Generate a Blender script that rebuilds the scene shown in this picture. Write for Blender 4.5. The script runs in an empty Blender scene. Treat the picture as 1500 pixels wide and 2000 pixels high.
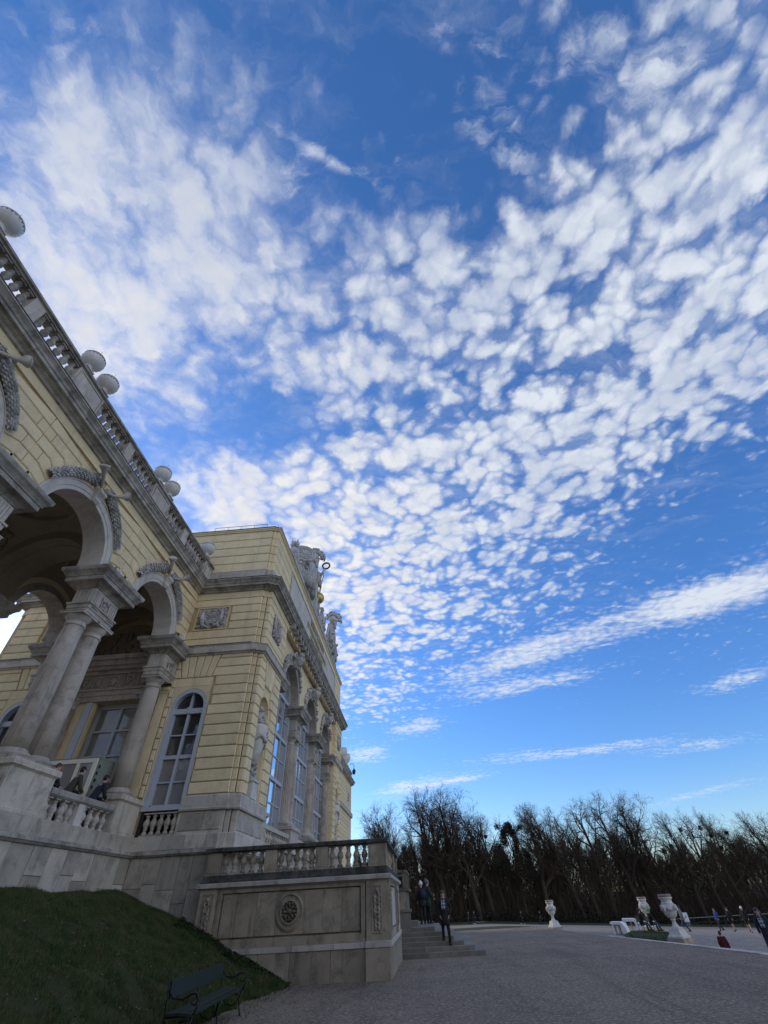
EXPOSURE = 0.75
import bpy, bmesh, math, random
from math import sin, cos, pi, radians, sqrt, atan2
from mathutils import Vector, Matrix
R = random.Random(7)
S = bpy.context.scene
COL = S.collection

# ---------------------------------------------------------------- camera
cam_d = bpy.data.cameras.new("camera")
cam = bpy.data.objects.new("camera", cam_d)
COL.objects.link(cam)
S.camera = cam
cam_d.sensor_fit = 'HORIZONTAL'
cam_d.sensor_width = 36.0
cam_d.lens = 36.0 * 820.74 / 1500.0
cam_d.clip_start = 0.1
cam_d.clip_end = 6000
PITCH, ROLL, YAW = 0.74976, -0.05914, -0.03243
_cy, _sy = cos(YAW), sin(YAW)
_fw = Vector((_sy * cos(PITCH), _cy * cos(PITCH), sin(PITCH)))
_rt = Vector((_cy, -_sy, 0))
_up = _rt.cross(_fw)
_r2 = _rt * cos(ROLL) + _up * sin(ROLL)
_u2 = -_rt * sin(ROLL) + _up * cos(ROLL)
M = Matrix((_r2, _u2, -_fw)).transposed().to_4x4()
M.translation = Vector((0, 0, 1.65))
cam.matrix_world = M

# ---------------------------------------------------------------- exposure, sun
S.view_settings.view_transform = 'Standard'
S.view_settings.look = 'None'
S.view_settings.gamma = 1.0
S.view_settings.exposure = EXPOSURE
S.view_settings.use_curve_mapping = False
S.cycles.max_bounces = 6
S.cycles.diffuse_bounces = 3
S.cycles.glossy_bounces = 3
S.cycles.transmission_bounces = 2
S.cycles.caustics_reflective = False
S.cycles.caustics_refractive = False

SUN_EL, SUN_AZ = radians(18.0), radians(-52.0)      # winter sun veiled by cloud behind the palace, azimuth from +Y towards +X
sd = bpy.data.lights.new("sun", 'SUN')
sd.energy = 1.0
sd.angle = radians(12.0)
sd.color = (1.0, 0.86, 0.68)
sun = bpy.data.objects.new("sun", sd)
COL.objects.link(sun)
_sdir = Vector((sin(SUN_AZ) * cos(SUN_EL), cos(SUN_AZ) * cos(SUN_EL), sin(SUN_EL)))
sun.rotation_euler = _sdir.to_track_quat('Z', 'Y').to_euler()
sun.location = (-60, 30, 40)
# ---------------------------------------------------------------- node helpers
class NT:
    def __init__(s, tree):
        s.t = tree; s.n = tree.nodes; s.l = tree.links
    def node(s, typ, **kw):
        n = s.n.new(typ)
        for k, v in kw.items(): setattr(n, k, v)
        return n
    def put(s, sock, v):
        if v is None: return
        if isinstance(v, bpy.types.NodeSocket): s.l.new(v, sock)
        else:
            if hasattr(sock.default_value, '__len__') and not hasattr(v, '__len__'): v = [v] * len(sock.default_value)
            if sock.type == 'RGBA' and len(v) == 3: v = (*v, 1)
            sock.default_value = v
    def math(s, op, a, b=None, c=None, clamp=False):
        n = s.node('ShaderNodeMath', operation=op, use_clamp=clamp)
        for i, v in enumerate((a, b, c)): s.put(n.inputs[i], v)
        return n.outputs[0]
    def vmath(s, op, a, b=None, out=0):
        n = s.node('ShaderNodeVectorMath', operation=op)
        s.put(n.inputs[0], a)
        if b is not None: s.put(n.inputs[3 if op == 'SCALE' else 1], b)
        return n.outputs[out]
    def comb(s, x, y, z):
        n = s.node('ShaderNodeCombineXYZ')
        for i, v in enumerate((x, y, z)): s.put(n.inputs[i], v)
        return n.outputs[0]
    def sep(s, v):
        n = s.node('ShaderNodeSeparateXYZ'); s.put(n.inputs[0], v); return n.outputs
    def noise(s, vec, scale, detail=4, rough=.55, dist=0.0, out=0, dim='3D'):
        n = s.node('ShaderNodeTexNoise', noise_dimensions=dim)
        s.put(n.inputs['Vector'], vec); s.put(n.inputs['Scale'], scale); s.put(n.inputs['Detail'], detail)
        s.put(n.inputs['Roughness'], rough); s.put(n.inputs['Distortion'], dist)
        return n.outputs[out]
    def voro(s, vec, scale, feature='F1', rand=1.0, smooth=None, dim='3D'):
        n = s.node('ShaderNodeTexVoronoi', feature=feature, voronoi_dimensions=dim)
        s.put(n.inputs['Vector'], vec); s.put(n.inputs['Scale'], scale); s.put(n.inputs['Randomness'], rand)
        if smooth is not None: s.put(n.inputs['Smoothness'], smooth)
        return n.outputs['Distance']
    def ramp(s, v, lo, hi, a=0.0, b=1.0, smooth=True):
        n = s.node('ShaderNodeMapRange', interpolation_type='SMOOTHSTEP' if smooth else 'LINEAR')
        for i, x in enumerate((v, lo, hi, a, b)): s.put(n.inputs[i], x)
        return n.outputs[0]
    def mix(s, f, a, b, mode='MIX'):
        n = s.node('ShaderNodeMix', data_type='RGBA', blend_type=mode)
        s.put(n.inputs[0], f); s.put(n.inputs[6], a); s.put(n.inputs[7], b)
        return n.outputs[2]

CLOUD_A = [(-0.375, 0.781, 3.365, 0.726, -0.243, 10.128, 1.0), (0.032, 0.889, 2.02, 0.087, -0.407, 3.835, 1.15), (0.087, 1.401, 2.176, 0.026, -0.432, 3.679, 1.0), (0.425, 0.701, 2.167, -1.229, 2.018, 3.657, 1.0), (0.57, 0.517, 3.323, -2.454, 2.05, 3.866, 1.0), (0.644, 0.315, 4.873, -2.225, -0.359, 5.406, 0.85), (0.609, 0.167, 7.255, -3.601, -0.699, 9.962, 0.7), (0.406, 0.184, 15.489, -4.564, -1.562, 21.567, 0.75), (0.117, 0.277, 4.925, 2.61, -6.87, 13.833, 0.75), (-0.127, 0.31, 3.988, 3.45, -5.206, 7.383, 0.55), (-0.447, 0.217, 2.849, 4.559, -2.985, 2.184, 0.68), (-0.455, 0.048, 6.702, 4.165, -0.86, 10.546, 0.46), (-0.488, 0.482, 6.314, 6.474, -8.567, 8.177, 0.6), (-0.592, 0.321, 4.664, 5.811, -7.374, 7.139, 0.6), (-0.065, 0.466, 4.58, 0.194, -0.062, 10.446, 0.6), (0.305, 0.249, 7.148, -1.314, -0.914, 12.228, 0.75), (-0.156, 1.934, 3.025, 0.283, -0.283, 1.734, 0.95), (-0.829, 0.474, 4.417, 3.006, -0.367, 2.533, 0.5), (-0.215, 0.085, 4.467, 5.225, -3.574, 5.839, 0.35), (-0.353, 1.049, 4.337, 1.013, -0.562, 3.737, 0.9), (-0.318, 0.331, 6.198, 4.701, -3.864, 7.458, 0.35), (-0.018, 0.34, 8.711, 0.876, -1.124, 12.626, 0.4), (0.194, 0.399, 7.745, -0.545, -0.845, 10.448, 0.4)]
CLOUD_N = [(-0.003, 0.042, 4.749, 1.763, -1.534, 7.517, 0.45), (-0.325, 0.605, 6.885, 3.075, -3.625, 10.369, 0.55), (0.946, 2.708, 0.665, -0.194, 0.337, 0.81, 1.1), (0.996, 1.009, 3.319, -2.537, 3.409, 3.651, 0.8), (0.236, 0.089, 7.331, -1.071, -1.026, 13.839, 0.25), (0.791, 4.207, 0.353, -0.045, -0.092, 0.705, 1.0)]
CLOUD_B = [(0.779, 1.608, 1.233, -0.532, 4.105, 6.508, 0.8), (0.377, 1.866, 2.896, -0.624, 2.828, 6.959, 0.35), (0.586, 2.055, 2.511, -0.615, 3.158, 9.216, 0.85), (1.161, 1.413, 3.193, -1.994, 3.956, 5.484, 0.75), (1.511, 2.057, 3.944, -2.288, 5.187, 6.45, 0.7), (0.726, 2.968, 2.146, -0.396, 1.095, 7.727, 0.65), (1.209, 2.835, 3.387, -1.163, 4.325, 10.246, 0.55), (1.676, 2.847, 2.488, -1.12, 2.455, 6.471, 0.65), (-0.064, 3.421, 3.294, -0.096, 2.211, 5.297, 0.8), (0.32, 3.336, 3.838, -0.429, 4.474, 10.67, 0.7), (2.036, 3.739, 1.621, -0.776, 5.317, 4.199, 0.6), (0.031, 2.455, 5.54, -0.272, 1.934, 7.67, 0.8), (-0.298, 2.804, 5.457, 0.414, 0.091, 5.813, 0.8), (0.291, 0.016, 3.728, 10.393, -9.672, 9.673, 0.4), (0.134, -0.01, 7.015, 13.987, -10.466, 12.446, 0.28), (0.413, 0.015, 4.42, 11.503, -14.347, 16.252, 0.35), (0.513, 0.064, 3.843, 5.057, -8.646, 12.733, 0.45), (-0.425, -0.045, 4.69, 13.078, -10.778, 5.795, 0.4), (-0.061, 0.104, 8.81, 8.651, -43.807, 77.567, 0.55), (-0.224, 0.043, 3.681, 6.15, -5.399, 6.084, 0.3), (-0.135, 0.131, 20.173, 28.714, -13.883, 15.576, 0.4), (0.015, 0.097, 22.669, 42.871, -25.031, 23.398, 0.35), (0.201, 0.069, 5.81, 15.841, -10.563, 8.974, 0.34), (0.252, 0.141, 6.127, 9.339, -13.956, 15.691, 0.32), (0.071, 0.176, 7.14, 8.182, -9.999, 12.76, 0.36)]
# ---------------------------------------------------------------- sky: Nishita with two procedural cloud layers
def build_sky():
    W = bpy.data.worlds.new("World"); S.world = W; W.use_nodes = True
    t = NT(W.node_tree)
    for n in list(t.n): t.n.remove(n)
    out = t.node('ShaderNodeOutputWorld'); bg = t.node('ShaderNodeBackground')
    sk = t.node('ShaderNodeTexSky', sky_type='NISHITA')
    sk.sun_disc = False; sk.sun_elevation = SUN_EL; sk.sun_rotation = SUN_AZ
    sk.altitude = 200; sk.air_density = 1.0; sk.dust_density = .3; sk.ozone_density = 3.0
    d = t.vmath('NORMALIZE', t.node('ShaderNodeTexCoord').outputs['Generated'])
    x, y, z = t.sep(d)
    zc = t.math('MAXIMUM', z, 0.0)
    den = t.math('ADD', zc, .12)
    P = t.comb(t.math('DIVIDE', x, den), t.math('DIVIDE', y, den), 0.0)
    den2 = t.math('ADD', zc, .05)
    Q = t.comb(t.math('DIVIDE', x, den2), t.math('DIVIDE', y, den2), 0.0)          # the flat cloud deck
    def field(bl, start=0.0):
        acc = start
        for cx, cy, a, b, c, e, w in bl:
            q = t.vmath('SUBTRACT', P, (cx, cy, 0.0))
            u = t.vmath('DOT_PRODUCT', q, (a, b, 0.0), 1); v = t.vmath('DOT_PRODUCT', q, (c, e, 0.0), 1)
            r2 = t.math('ADD', t.math('MULTIPLY', u, u), t.math('MULTIPLY', v, v))
            acc = t.math('MULTIPLY_ADD', t.math('EXPONENT', t.math('MULTIPLY', r2, -1.0)), w, acc)
        return acc
    # warp the mask so its outlines are ragged
    cov = field(CLOUD_A); neg = field(CLOUD_N); cir = field(CLOUD_B)
    away = t.ramp(t.vmath('DOT_PRODUCT', d, tuple(_fw), 1), .20, .48, 1.0, 0.0)      # broken cloud goes on outside the frame, its cover set to brighten the facade
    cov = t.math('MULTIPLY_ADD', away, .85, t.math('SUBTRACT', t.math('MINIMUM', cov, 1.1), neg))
    wv = t.noise(Q, 4.0, 5, .6, out=1)
    w2 = t.noise(Q, 19.0, 6, .65, out=1)
    Qw = t.vmath('ADD', Q, t.vmath('SCALE', t.vmath('SUBTRACT', wv, (.5, .5, .5)), .15))
    Qw = t.vmath('ADD', Qw, t.vmath('SCALE', t.vmath('SUBTRACT', w2, (.5, .5, .5)), .045))
    c1 = t.voro(Qw, 10.5, 'SMOOTH_F1', 1.0, .25, dim='2D'); c2 = t.voro(Qw, 25.0, 'SMOOTH_F1', 1.0, .3, dim='2D')
    n1 = t.noise(Qw, 2.6, 4, .55); n2 = t.noise(Qw, 13.0, 10, .58); n3 = t.noise(Qw, 34.0, 6, .65)
    px = t.sep(P)
    rt_ = t.ramp(t.math('MULTIPLY_ADD', px[1], .55, px[0]), -.25, .55)                 # fibrous to the left, rounded puffs to the right
    puff = t.math('ADD', t.math('MULTIPLY', t.math('SUBTRACT', .45, c1), t.math('MULTIPLY_ADD', rt_, 1.05, .45)), t.math('MULTIPLY', t.math('SUBTRACT', .43, c2), t.math('MULTIPLY_ADD', rt_, 1.0, .35)))
    dens = t.math('ADD', puff, t.math('MULTIPLY', t.math('SUBTRACT', n2, .5), t.math('MULTIPLY_ADD', rt_, -.85, 1.55)))
    dens = t.math('ADD', dens, t.math('MULTIPLY', t.math('SUBTRACT', n1, .5), 1.25))
    dens = t.math('ADD', dens, t.math('MULTIPLY', t.math('SUBTRACT', n3, .5), .38))
    dA = t.math('ADD', dens, t.math('MULTIPLY', t.math('SUBTRACT', cov, .66), .85))
    aA = t.math('MULTIPLY', t.math('POWER', t.ramp(dA, -.80, .96), 1.45), .95)
    thick = t.ramp(dA, .15, .75)
    # cirrus: fine fibres combed across the streaks
    st = t.node('ShaderNodeMapping'); st.inputs['Rotation'].default_value = (0, 0, radians(38)); st.inputs['Scale'].default_value = (1.0, 3.6, 1.0)
    t.put(st.inputs['Vector'], Qw)
    f1 = t.noise(st.outputs[0], 7.0, 9, .66, .6)
    st2 = t.node('ShaderNodeMapping'); st2.inputs['Rotation'].default_value = (0, 0, radians(-20)); st2.inputs['Scale'].default_value = (1.0, 2.4, 1.0)
    t.put(st2.inputs['Vector'], Qw)
    f2 = t.noise(st2.outputs[0], 3.0, 8, .62, .8)
    fib = t.math('MULTIPLY', t.math('SUBTRACT', .36, c2), .55)
    fib = t.math('ADD', fib, t.math('ADD', t.math('MULTIPLY', t.math('SUBTRACT', f1, .5), 1.7), t.math('MULTIPLY', t.math('SUBTRACT', f2, .5), 1.2)))
    aB = t.ramp(t.math('ADD', fib, t.math('MULTIPLY', t.math('SUBTRACT', cir, .50), 1.25)), -.30, 1.0, 0, .90)
    veil = t.math('MULTIPLY', t.ramp(t.math('ADD', t.math('ADD', t.math('MULTIPLY', f2, .6), t.math('MULTIPLY', f1, .45)), t.math('MULTIPLY', cov, .08)), .46, 1.0, 0, .42), t.ramp(zc, .22, .60))
    alpha = t.math('MAXIMUM', t.math('MAXIMUM', aA, aB), veil)
    alpha = t.math('MULTIPLY', alpha, t.ramp(z, .0, .06))
    # colours
    sky = t.mix(1.0, sk.outputs[0], t.mix(t.ramp(zc, 0.0, .85, smooth=False), SKY_GAIN_LOW, SKY_GAIN_TOP), 'MULTIPLY')
    hs = t.node('ShaderNodeHueSaturation'); hs.inputs['Saturation'].default_value = SKY_SAT; hs.inputs['Value'].default_value = 1.0; hs.inputs['Hue'].default_value = .5 + SKY_HUE
    t.put(hs.inputs['Color'], sky); sky = hs.outputs[0]
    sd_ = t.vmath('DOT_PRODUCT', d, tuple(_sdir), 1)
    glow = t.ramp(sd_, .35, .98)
    anti_fill = t.ramp(sd_, -.95, -.22, 1.0, 0.0)                                            # unseen clouds opposite the sun, brightened beyond the frame to fill the shaded facade
    lit = t.mix(glow, t.mix(anti_fill, (.77, .82, .89), (2.35, 2.15, 1.84)), (1.02, .98, .90))
    shade = t.mix(glow, (.33, .41, .58), (.62, .64, .70))
    tex = t.ramp(t.math('ADD', n2, t.math('MULTIPLY', n3, .5)), .55, .95)
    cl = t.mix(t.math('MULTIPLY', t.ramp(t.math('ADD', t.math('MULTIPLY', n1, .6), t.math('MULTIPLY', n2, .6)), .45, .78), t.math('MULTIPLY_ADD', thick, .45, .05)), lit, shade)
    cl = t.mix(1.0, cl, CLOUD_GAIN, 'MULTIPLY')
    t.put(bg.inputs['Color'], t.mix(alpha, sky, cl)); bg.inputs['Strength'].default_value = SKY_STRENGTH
    t.l.new(bg.outputs[0], out.inputs[0])
    W.cycles.sampling_method = 'MANUAL'; W.cycles.sample_map_resolution = 512
SKY_STRENGTH = .12
SKY_GAIN_LOW, SKY_GAIN_TOP = (.74, .81, .95), (1.28, 1.30, 1.30); SKY_SAT = 1.2; SKY_HUE = 0.010; CLOUD_GAIN = (5.15, 5.15, 5.15)
build_sky()
MATS = {}
def new_mat(name):
    m = bpy.data.materials.new(name); m.use_nodes = True
    t = NT(m.node_tree); MATS[name] = m
    bs = m.node_tree.nodes['Principled BSDF']
    return m, t, bs

def plain(name, col, rough=.6, metal=0.0, var=.12, scale=6.0, bump=0.0):
    m, t, b = new_mat(name)
    pos = t.node('ShaderNodeNewGeometry').outputs['Position']
    n = t.noise(pos, scale, 4)
    c = t.mix(n, [x * (1 - var) for x in col], [min(1, x * (1 + var)) for x in col])
    t.put(b.inputs['Base Color'], c); b.inputs['Roughness'].default_value = rough
    b.inputs['Metallic'].default_value = metal
    if bump:
        bn = t.node('ShaderNodeBump'); bn.inputs['Strength'].default_value = bump; bn.inputs['Distance'].default_value = .02
        t.put(bn.inputs['Height'], t.noise(pos, scale * 6, 5)); t.l.new(bn.outputs[0], b.inputs['Normal'])
    return m

def weathered(name, c1, c2, stain, amount=.5, scale=1.0, streak=.5, rand=.25, bump=.35, rough=.85, grain=1.0, lo=.46, hi=.70):
    """stone or render: two tones, blotchy stains, rain streaks, per-piece tone, fine relief"""
    m, t, b = new_mat(name)
    pos = t.node('ShaderNodeNewGeometry').outputs['Position']
    oi = t.node('ShaderNodeObjectInfo').outputs['Random']
    off = t.comb(t.math('MULTIPLY', oi, 13.0), t.math('MULTIPLY', oi, 7.0), 0.0)
    p2 = t.vmath('ADD', pos, off)
    big = t.noise(p2, .9 * scale, 6, .6)
    col = t.mix(t.ramp(big, .3, .7), c1, c2)
    # per piece tone
    tone = t.math('ADD', t.math('MULTIPLY', oi, 2 * rand), 1 - rand)
    col = t.mix(1.0, col, t.comb(tone, tone, tone), 'MULTIPLY')
    # speckle
    fine = t.noise(pos, 34 * grain, 3, .7)
    col = t.mix(t.ramp(fine, .35, .75, 0, .35), col, [x * .55 for x in c2])
    # blotches
    blot = t.noise(p2, 2.1 * scale, 8, .68, .4)
    col = t.mix(t.ramp(blot, lo, hi, 0, amount), col, stain)
    # streaks running down
    sx = t.sep(pos)
    sv = t.comb(t.math('MULTIPLY', sx[0], 5.0), t.math('MULTIPLY', sx[1], 5.0), t.math('MULTIPLY', sx[2], .45))
    st = t.noise(sv, 1.0 * scale, 5, .65)
    col = t.mix(t.ramp(st, .52, .74, 0, streak), col, [x * .8 for x in stain])
    t.put(b.inputs['Base Color'], col)
    t.put(b.inputs['Roughness'], rough)
    b.inputs['Specular IOR Level'].default_value = .25
    bn = t.node('ShaderNodeBump'); bn.inputs['Strength'].default_value = bump; bn.inputs['Distance'].default_value = .03
    h = t.math('ADD', t.math('MULTIPLY', blot, .6), t.math('MULTIPLY', fine, .25))
    t.put(bn.inputs['Height'], h); t.l.new(bn.outputs[0], b.inputs['Normal'])
    return m

# ---------------------------------------------------------------- materials
YEL   = weathered('yellow_render', (.88, .73, .455), (.80, .655, .40), (.42, .35, .24), .34, .6, .30, .06, .15, .85, .8, .44, .72)
YELJ  = weathered('joint_render', (.62, .48, .26), (.55, .42, .22), (.20, .15, .08), .4, 1, .3, 0, .1)
STONE = weathered('grey_stone', (.60, .545, .47), (.48, .435, .375), (.12, .115, .10), .45, .9, .5, .16, .35)
CORN  = weathered('cornice_stone', (.50, .46, .40), (.38, .35, .30), (.075, .07, .062), .6, .8, .6, .14, .4, lo=.40, hi=.66)
PALE  = weathered('pale_stone', (.68, .635, .56), (.56, .52, .46), (.20, .19, .17), .35, 1.0, .35, .08, .3)
COLM  = weathered('column_stone', (.52, .455, .38), (.40, .35, .29), (.10, .09, .08), .45, 1.2, .45, .06, .3, grain=1.6)
PODM  = weathered('podium_stone', (.57, .51, .42), (.42, .375, .305), (.09, .09, .075), .5, .8, .5, .28, .45)
LOWM  = weathered('parapet_stone', (.43, .36, .27), (.29, .245, .185), (.075, .07, .055), .6, .9, .55, .20, .5)
BLACKS= weathered('lichen_stone', (.13, .125, .11), (.085, .08, .07), (.02, .02, .017), .75, 1.3, .6, .12, .5, lo=.4, hi=.62)
CARVE = weathered('carved_stone', (.62, .59, .55), (.48, .455, .425), (.07, .07, .075), .55, 2.2, .4, .12, .6, lo=.42, hi=.62)
RELL  = weathered('parapet_relief_stone', (.42, .37, .30), (.29, .255, .205), (.06, .052, .042), .6, 3, .4, .1, .5, lo=.42, hi=.62)
LOWD  = weathered('dark_parapet_stone', (.24, .21, .165), (.16, .14, .11), (.05, .045, .037), .6, .9, .6, .12, .5)  # parapet stone in a darker tone, for the far parapet
ROOFC = weathered('roof_sculpture_stone', (.58, .57, .55), (.46, .455, .445), (.09, .09, .095), .45, 2.4, .4, .10, .5, lo=.46, hi=.66)
BRONZE= plain('dark_bronze', (.035, .028, .022), .5, .3, .3, 20)
ROSM  = weathered('dark_carved_stone', (.25, .22, .17), (.17, .15, .115), (.025, .023, .018), .6, 4, .4, .1, .6, lo=.42, hi=.62)
URNM  = weathered('white_stone', (.74, .72, .66), (.62, .60, .55), (.22, .21, .18), .45, 2.0, .4, .05, .35, lo=.5, hi=.72)
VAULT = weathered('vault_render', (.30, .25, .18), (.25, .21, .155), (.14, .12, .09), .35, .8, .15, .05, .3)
STEPM = weathered('step_stone', (.27, .24, .205), (.19, .17, .145), (.12, .115, .10), .45, 1.6, .15, .14, .4)
WOODG = plain('grey_paint', (.46, .49, .53), .5, 0, .10, 5)
WOODW = plain('cream_paint', (.74, .68, .55), .45, 0, .08, 5)
GREENP= plain('green_grey_paint', (.20, .23, .19), .6, 0, .12, 4)
DARKI = plain('dark_interior', (.02, .018, .016), .9)
SLATE = plain('dark_lead', (.07, .06, .055), .5, .2, .2, 3)
WHITEP= plain('white_paint', (.80, .79, .76), .45, 0, .06, 4)
VASEM = weathered('vase_white', (.78, .77, .74), (.68, .67, .64), (.30, .29, .27), .25, 2.0, .3, .03, .15)
IRON  = plain('black_iron', (.012, .012, .013), .45, .3, .2, 8)
GOLD  = plain('gilt', (.52, .36, .13), .45, .8, .25, 6)
GREENB= weathered('green_board', (.020, .034, .027), (.014, .025, .020), (.07, .085, .078), .35, 3, .1, .1, .3, .5, 1.0, .55, .8)
SKIN  = plain('skin', (.50, .30, .22), .55, 0, .08, 20)
def cloth(name, c, bump=.25): return plain(name, c, .85, 0, .18, 9, bump)
BLACKC= cloth('black_cloth', (.012, .012, .014)); NAVY = cloth('navy_cloth', (.014, .018, .034)); OLIVE = cloth('olive_cloth', (.055, .05, .032))
DKGREEN = cloth('dark_green_cloth', (.025, .04, .03)); BLUEC = cloth('blue_cloth', (.02, .05, .22)); RED = cloth('red_cloth', (.07, .006, .012)); LIP = cloth('lip', (.22, .085, .07))
GREYC = cloth('grey_cloth', (.16, .16, .17)); DENIM = cloth('denim', (.035, .055, .11)); WHITEC = cloth('white_cloth', (.75, .74, .72)); GREENH = cloth('green_cloth', (.06, .42, .12))
HAIR = plain('dark_hair', (.012, .008, .006), .5, 0, .2, 30); HAIRB = plain('brown_hair', (.06, .03, .018), .5, 0, .2, 30)

def scarf_mat():
    m, t, b = new_mat('checked_scarf')
    co = t.node('ShaderNodeTexCoord').outputs['Object']
    s = t.sep(co)
    a = t.math('GREATER_THAN', t.math('FRACT', t.math('MULTIPLY', s[0], 9.0)), .5)
    c = t.math('GREATER_THAN', t.math('FRACT', t.math('MULTIPLY', s[2], 9.0)), .5)
    k = t.math('MULTIPLY', t.math('ADD', a, c), .5)
    t.put(b.inputs['Base Color'], t.mix(k, (.025, .035, .055), (.45, .47, .50))); b.inputs['Roughness'].default_value = .9
    return m
SCARF = scarf_mat()

def glass_mat(name, tint=(.012, .014, .018), spec=.7, wob=.012, ior=1.6, metal=0.0):
    m, t, b = new_mat(name); b.inputs['Metallic'].default_value = metal
    t.put(b.inputs['Base Color'], tint); b.inputs['Roughness'].default_value = .04
    b.inputs['Specular IOR Level'].default_value = spec; b.inputs['IOR'].default_value = ior
    pos = t.node('ShaderNodeNewGeometry').outputs['Position']
    oi = t.node('ShaderNodeObjectInfo').outputs['Random']
    bn = t.node('ShaderNodeBump'); bn.inputs['Strength'].default_value = wob * 10; bn.inputs['Distance'].default_value = .02
    t.put(bn.inputs['Height'], t.noise(t.vmath('ADD', pos, t.comb(t.math('MULTIPLY', oi, 9), 0, 0)), 1.6, 2))
    t.l.new(bn.outputs[0], b.inputs['Normal'])
    return m
GLASS = glass_mat('window_glass', (.045, .045, .048), .9)
GLASSC = glass_mat('curtained_glass', (.24, .225, .21), .6)
GLASSF = glass_mat('front_glass', (.78, .82, .88), 1.0, .003, 1.6, .85)

# ---------------------------------------------------------------- mesh builder
WP = {}
def link(o): COL.objects.link(o); return o
def tag(o, label=None, category=None, group=None, kind=None):
    for k, v in (('label', label), ('category', category), ('group', group), ('kind', kind)):
        if v: o[k] = v
    return o
def thing(name, label, category, loc=(0, 0, 0), rot=0, group=None, local=False):
    o = bpy.data.objects.new(name, None); link(o)
    o.empty_display_size = .3
    o.location = loc; o.rotation_euler = (0, 0, rot)
    WP[o] = Vector((0, 0, 0)) if local else Vector(loc)
    return tag(o, label, category, group)
def wp(p): return WP.get(p, Vector((0, 0, 0))) if p else Vector((0, 0, 0))
def put(name, mesh, parent=None, at=(0, 0, 0), rot=None, scale=None, kind=None, label=None):
    """an object that shows MESH with its origin at world position AT"""
    o = bpy.data.objects.new(name, mesh); link(o)
    at = Vector(at)
    o.location = at - wp(parent)
    WP[o] = at
    if parent: o.parent = parent
    if rot is not None: o.rotation_euler = rot
    if scale is not None: o.scale = (scale, scale, scale) if not hasattr(scale, '__len__') else scale
    return tag(o, label, None, None, kind)

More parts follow.
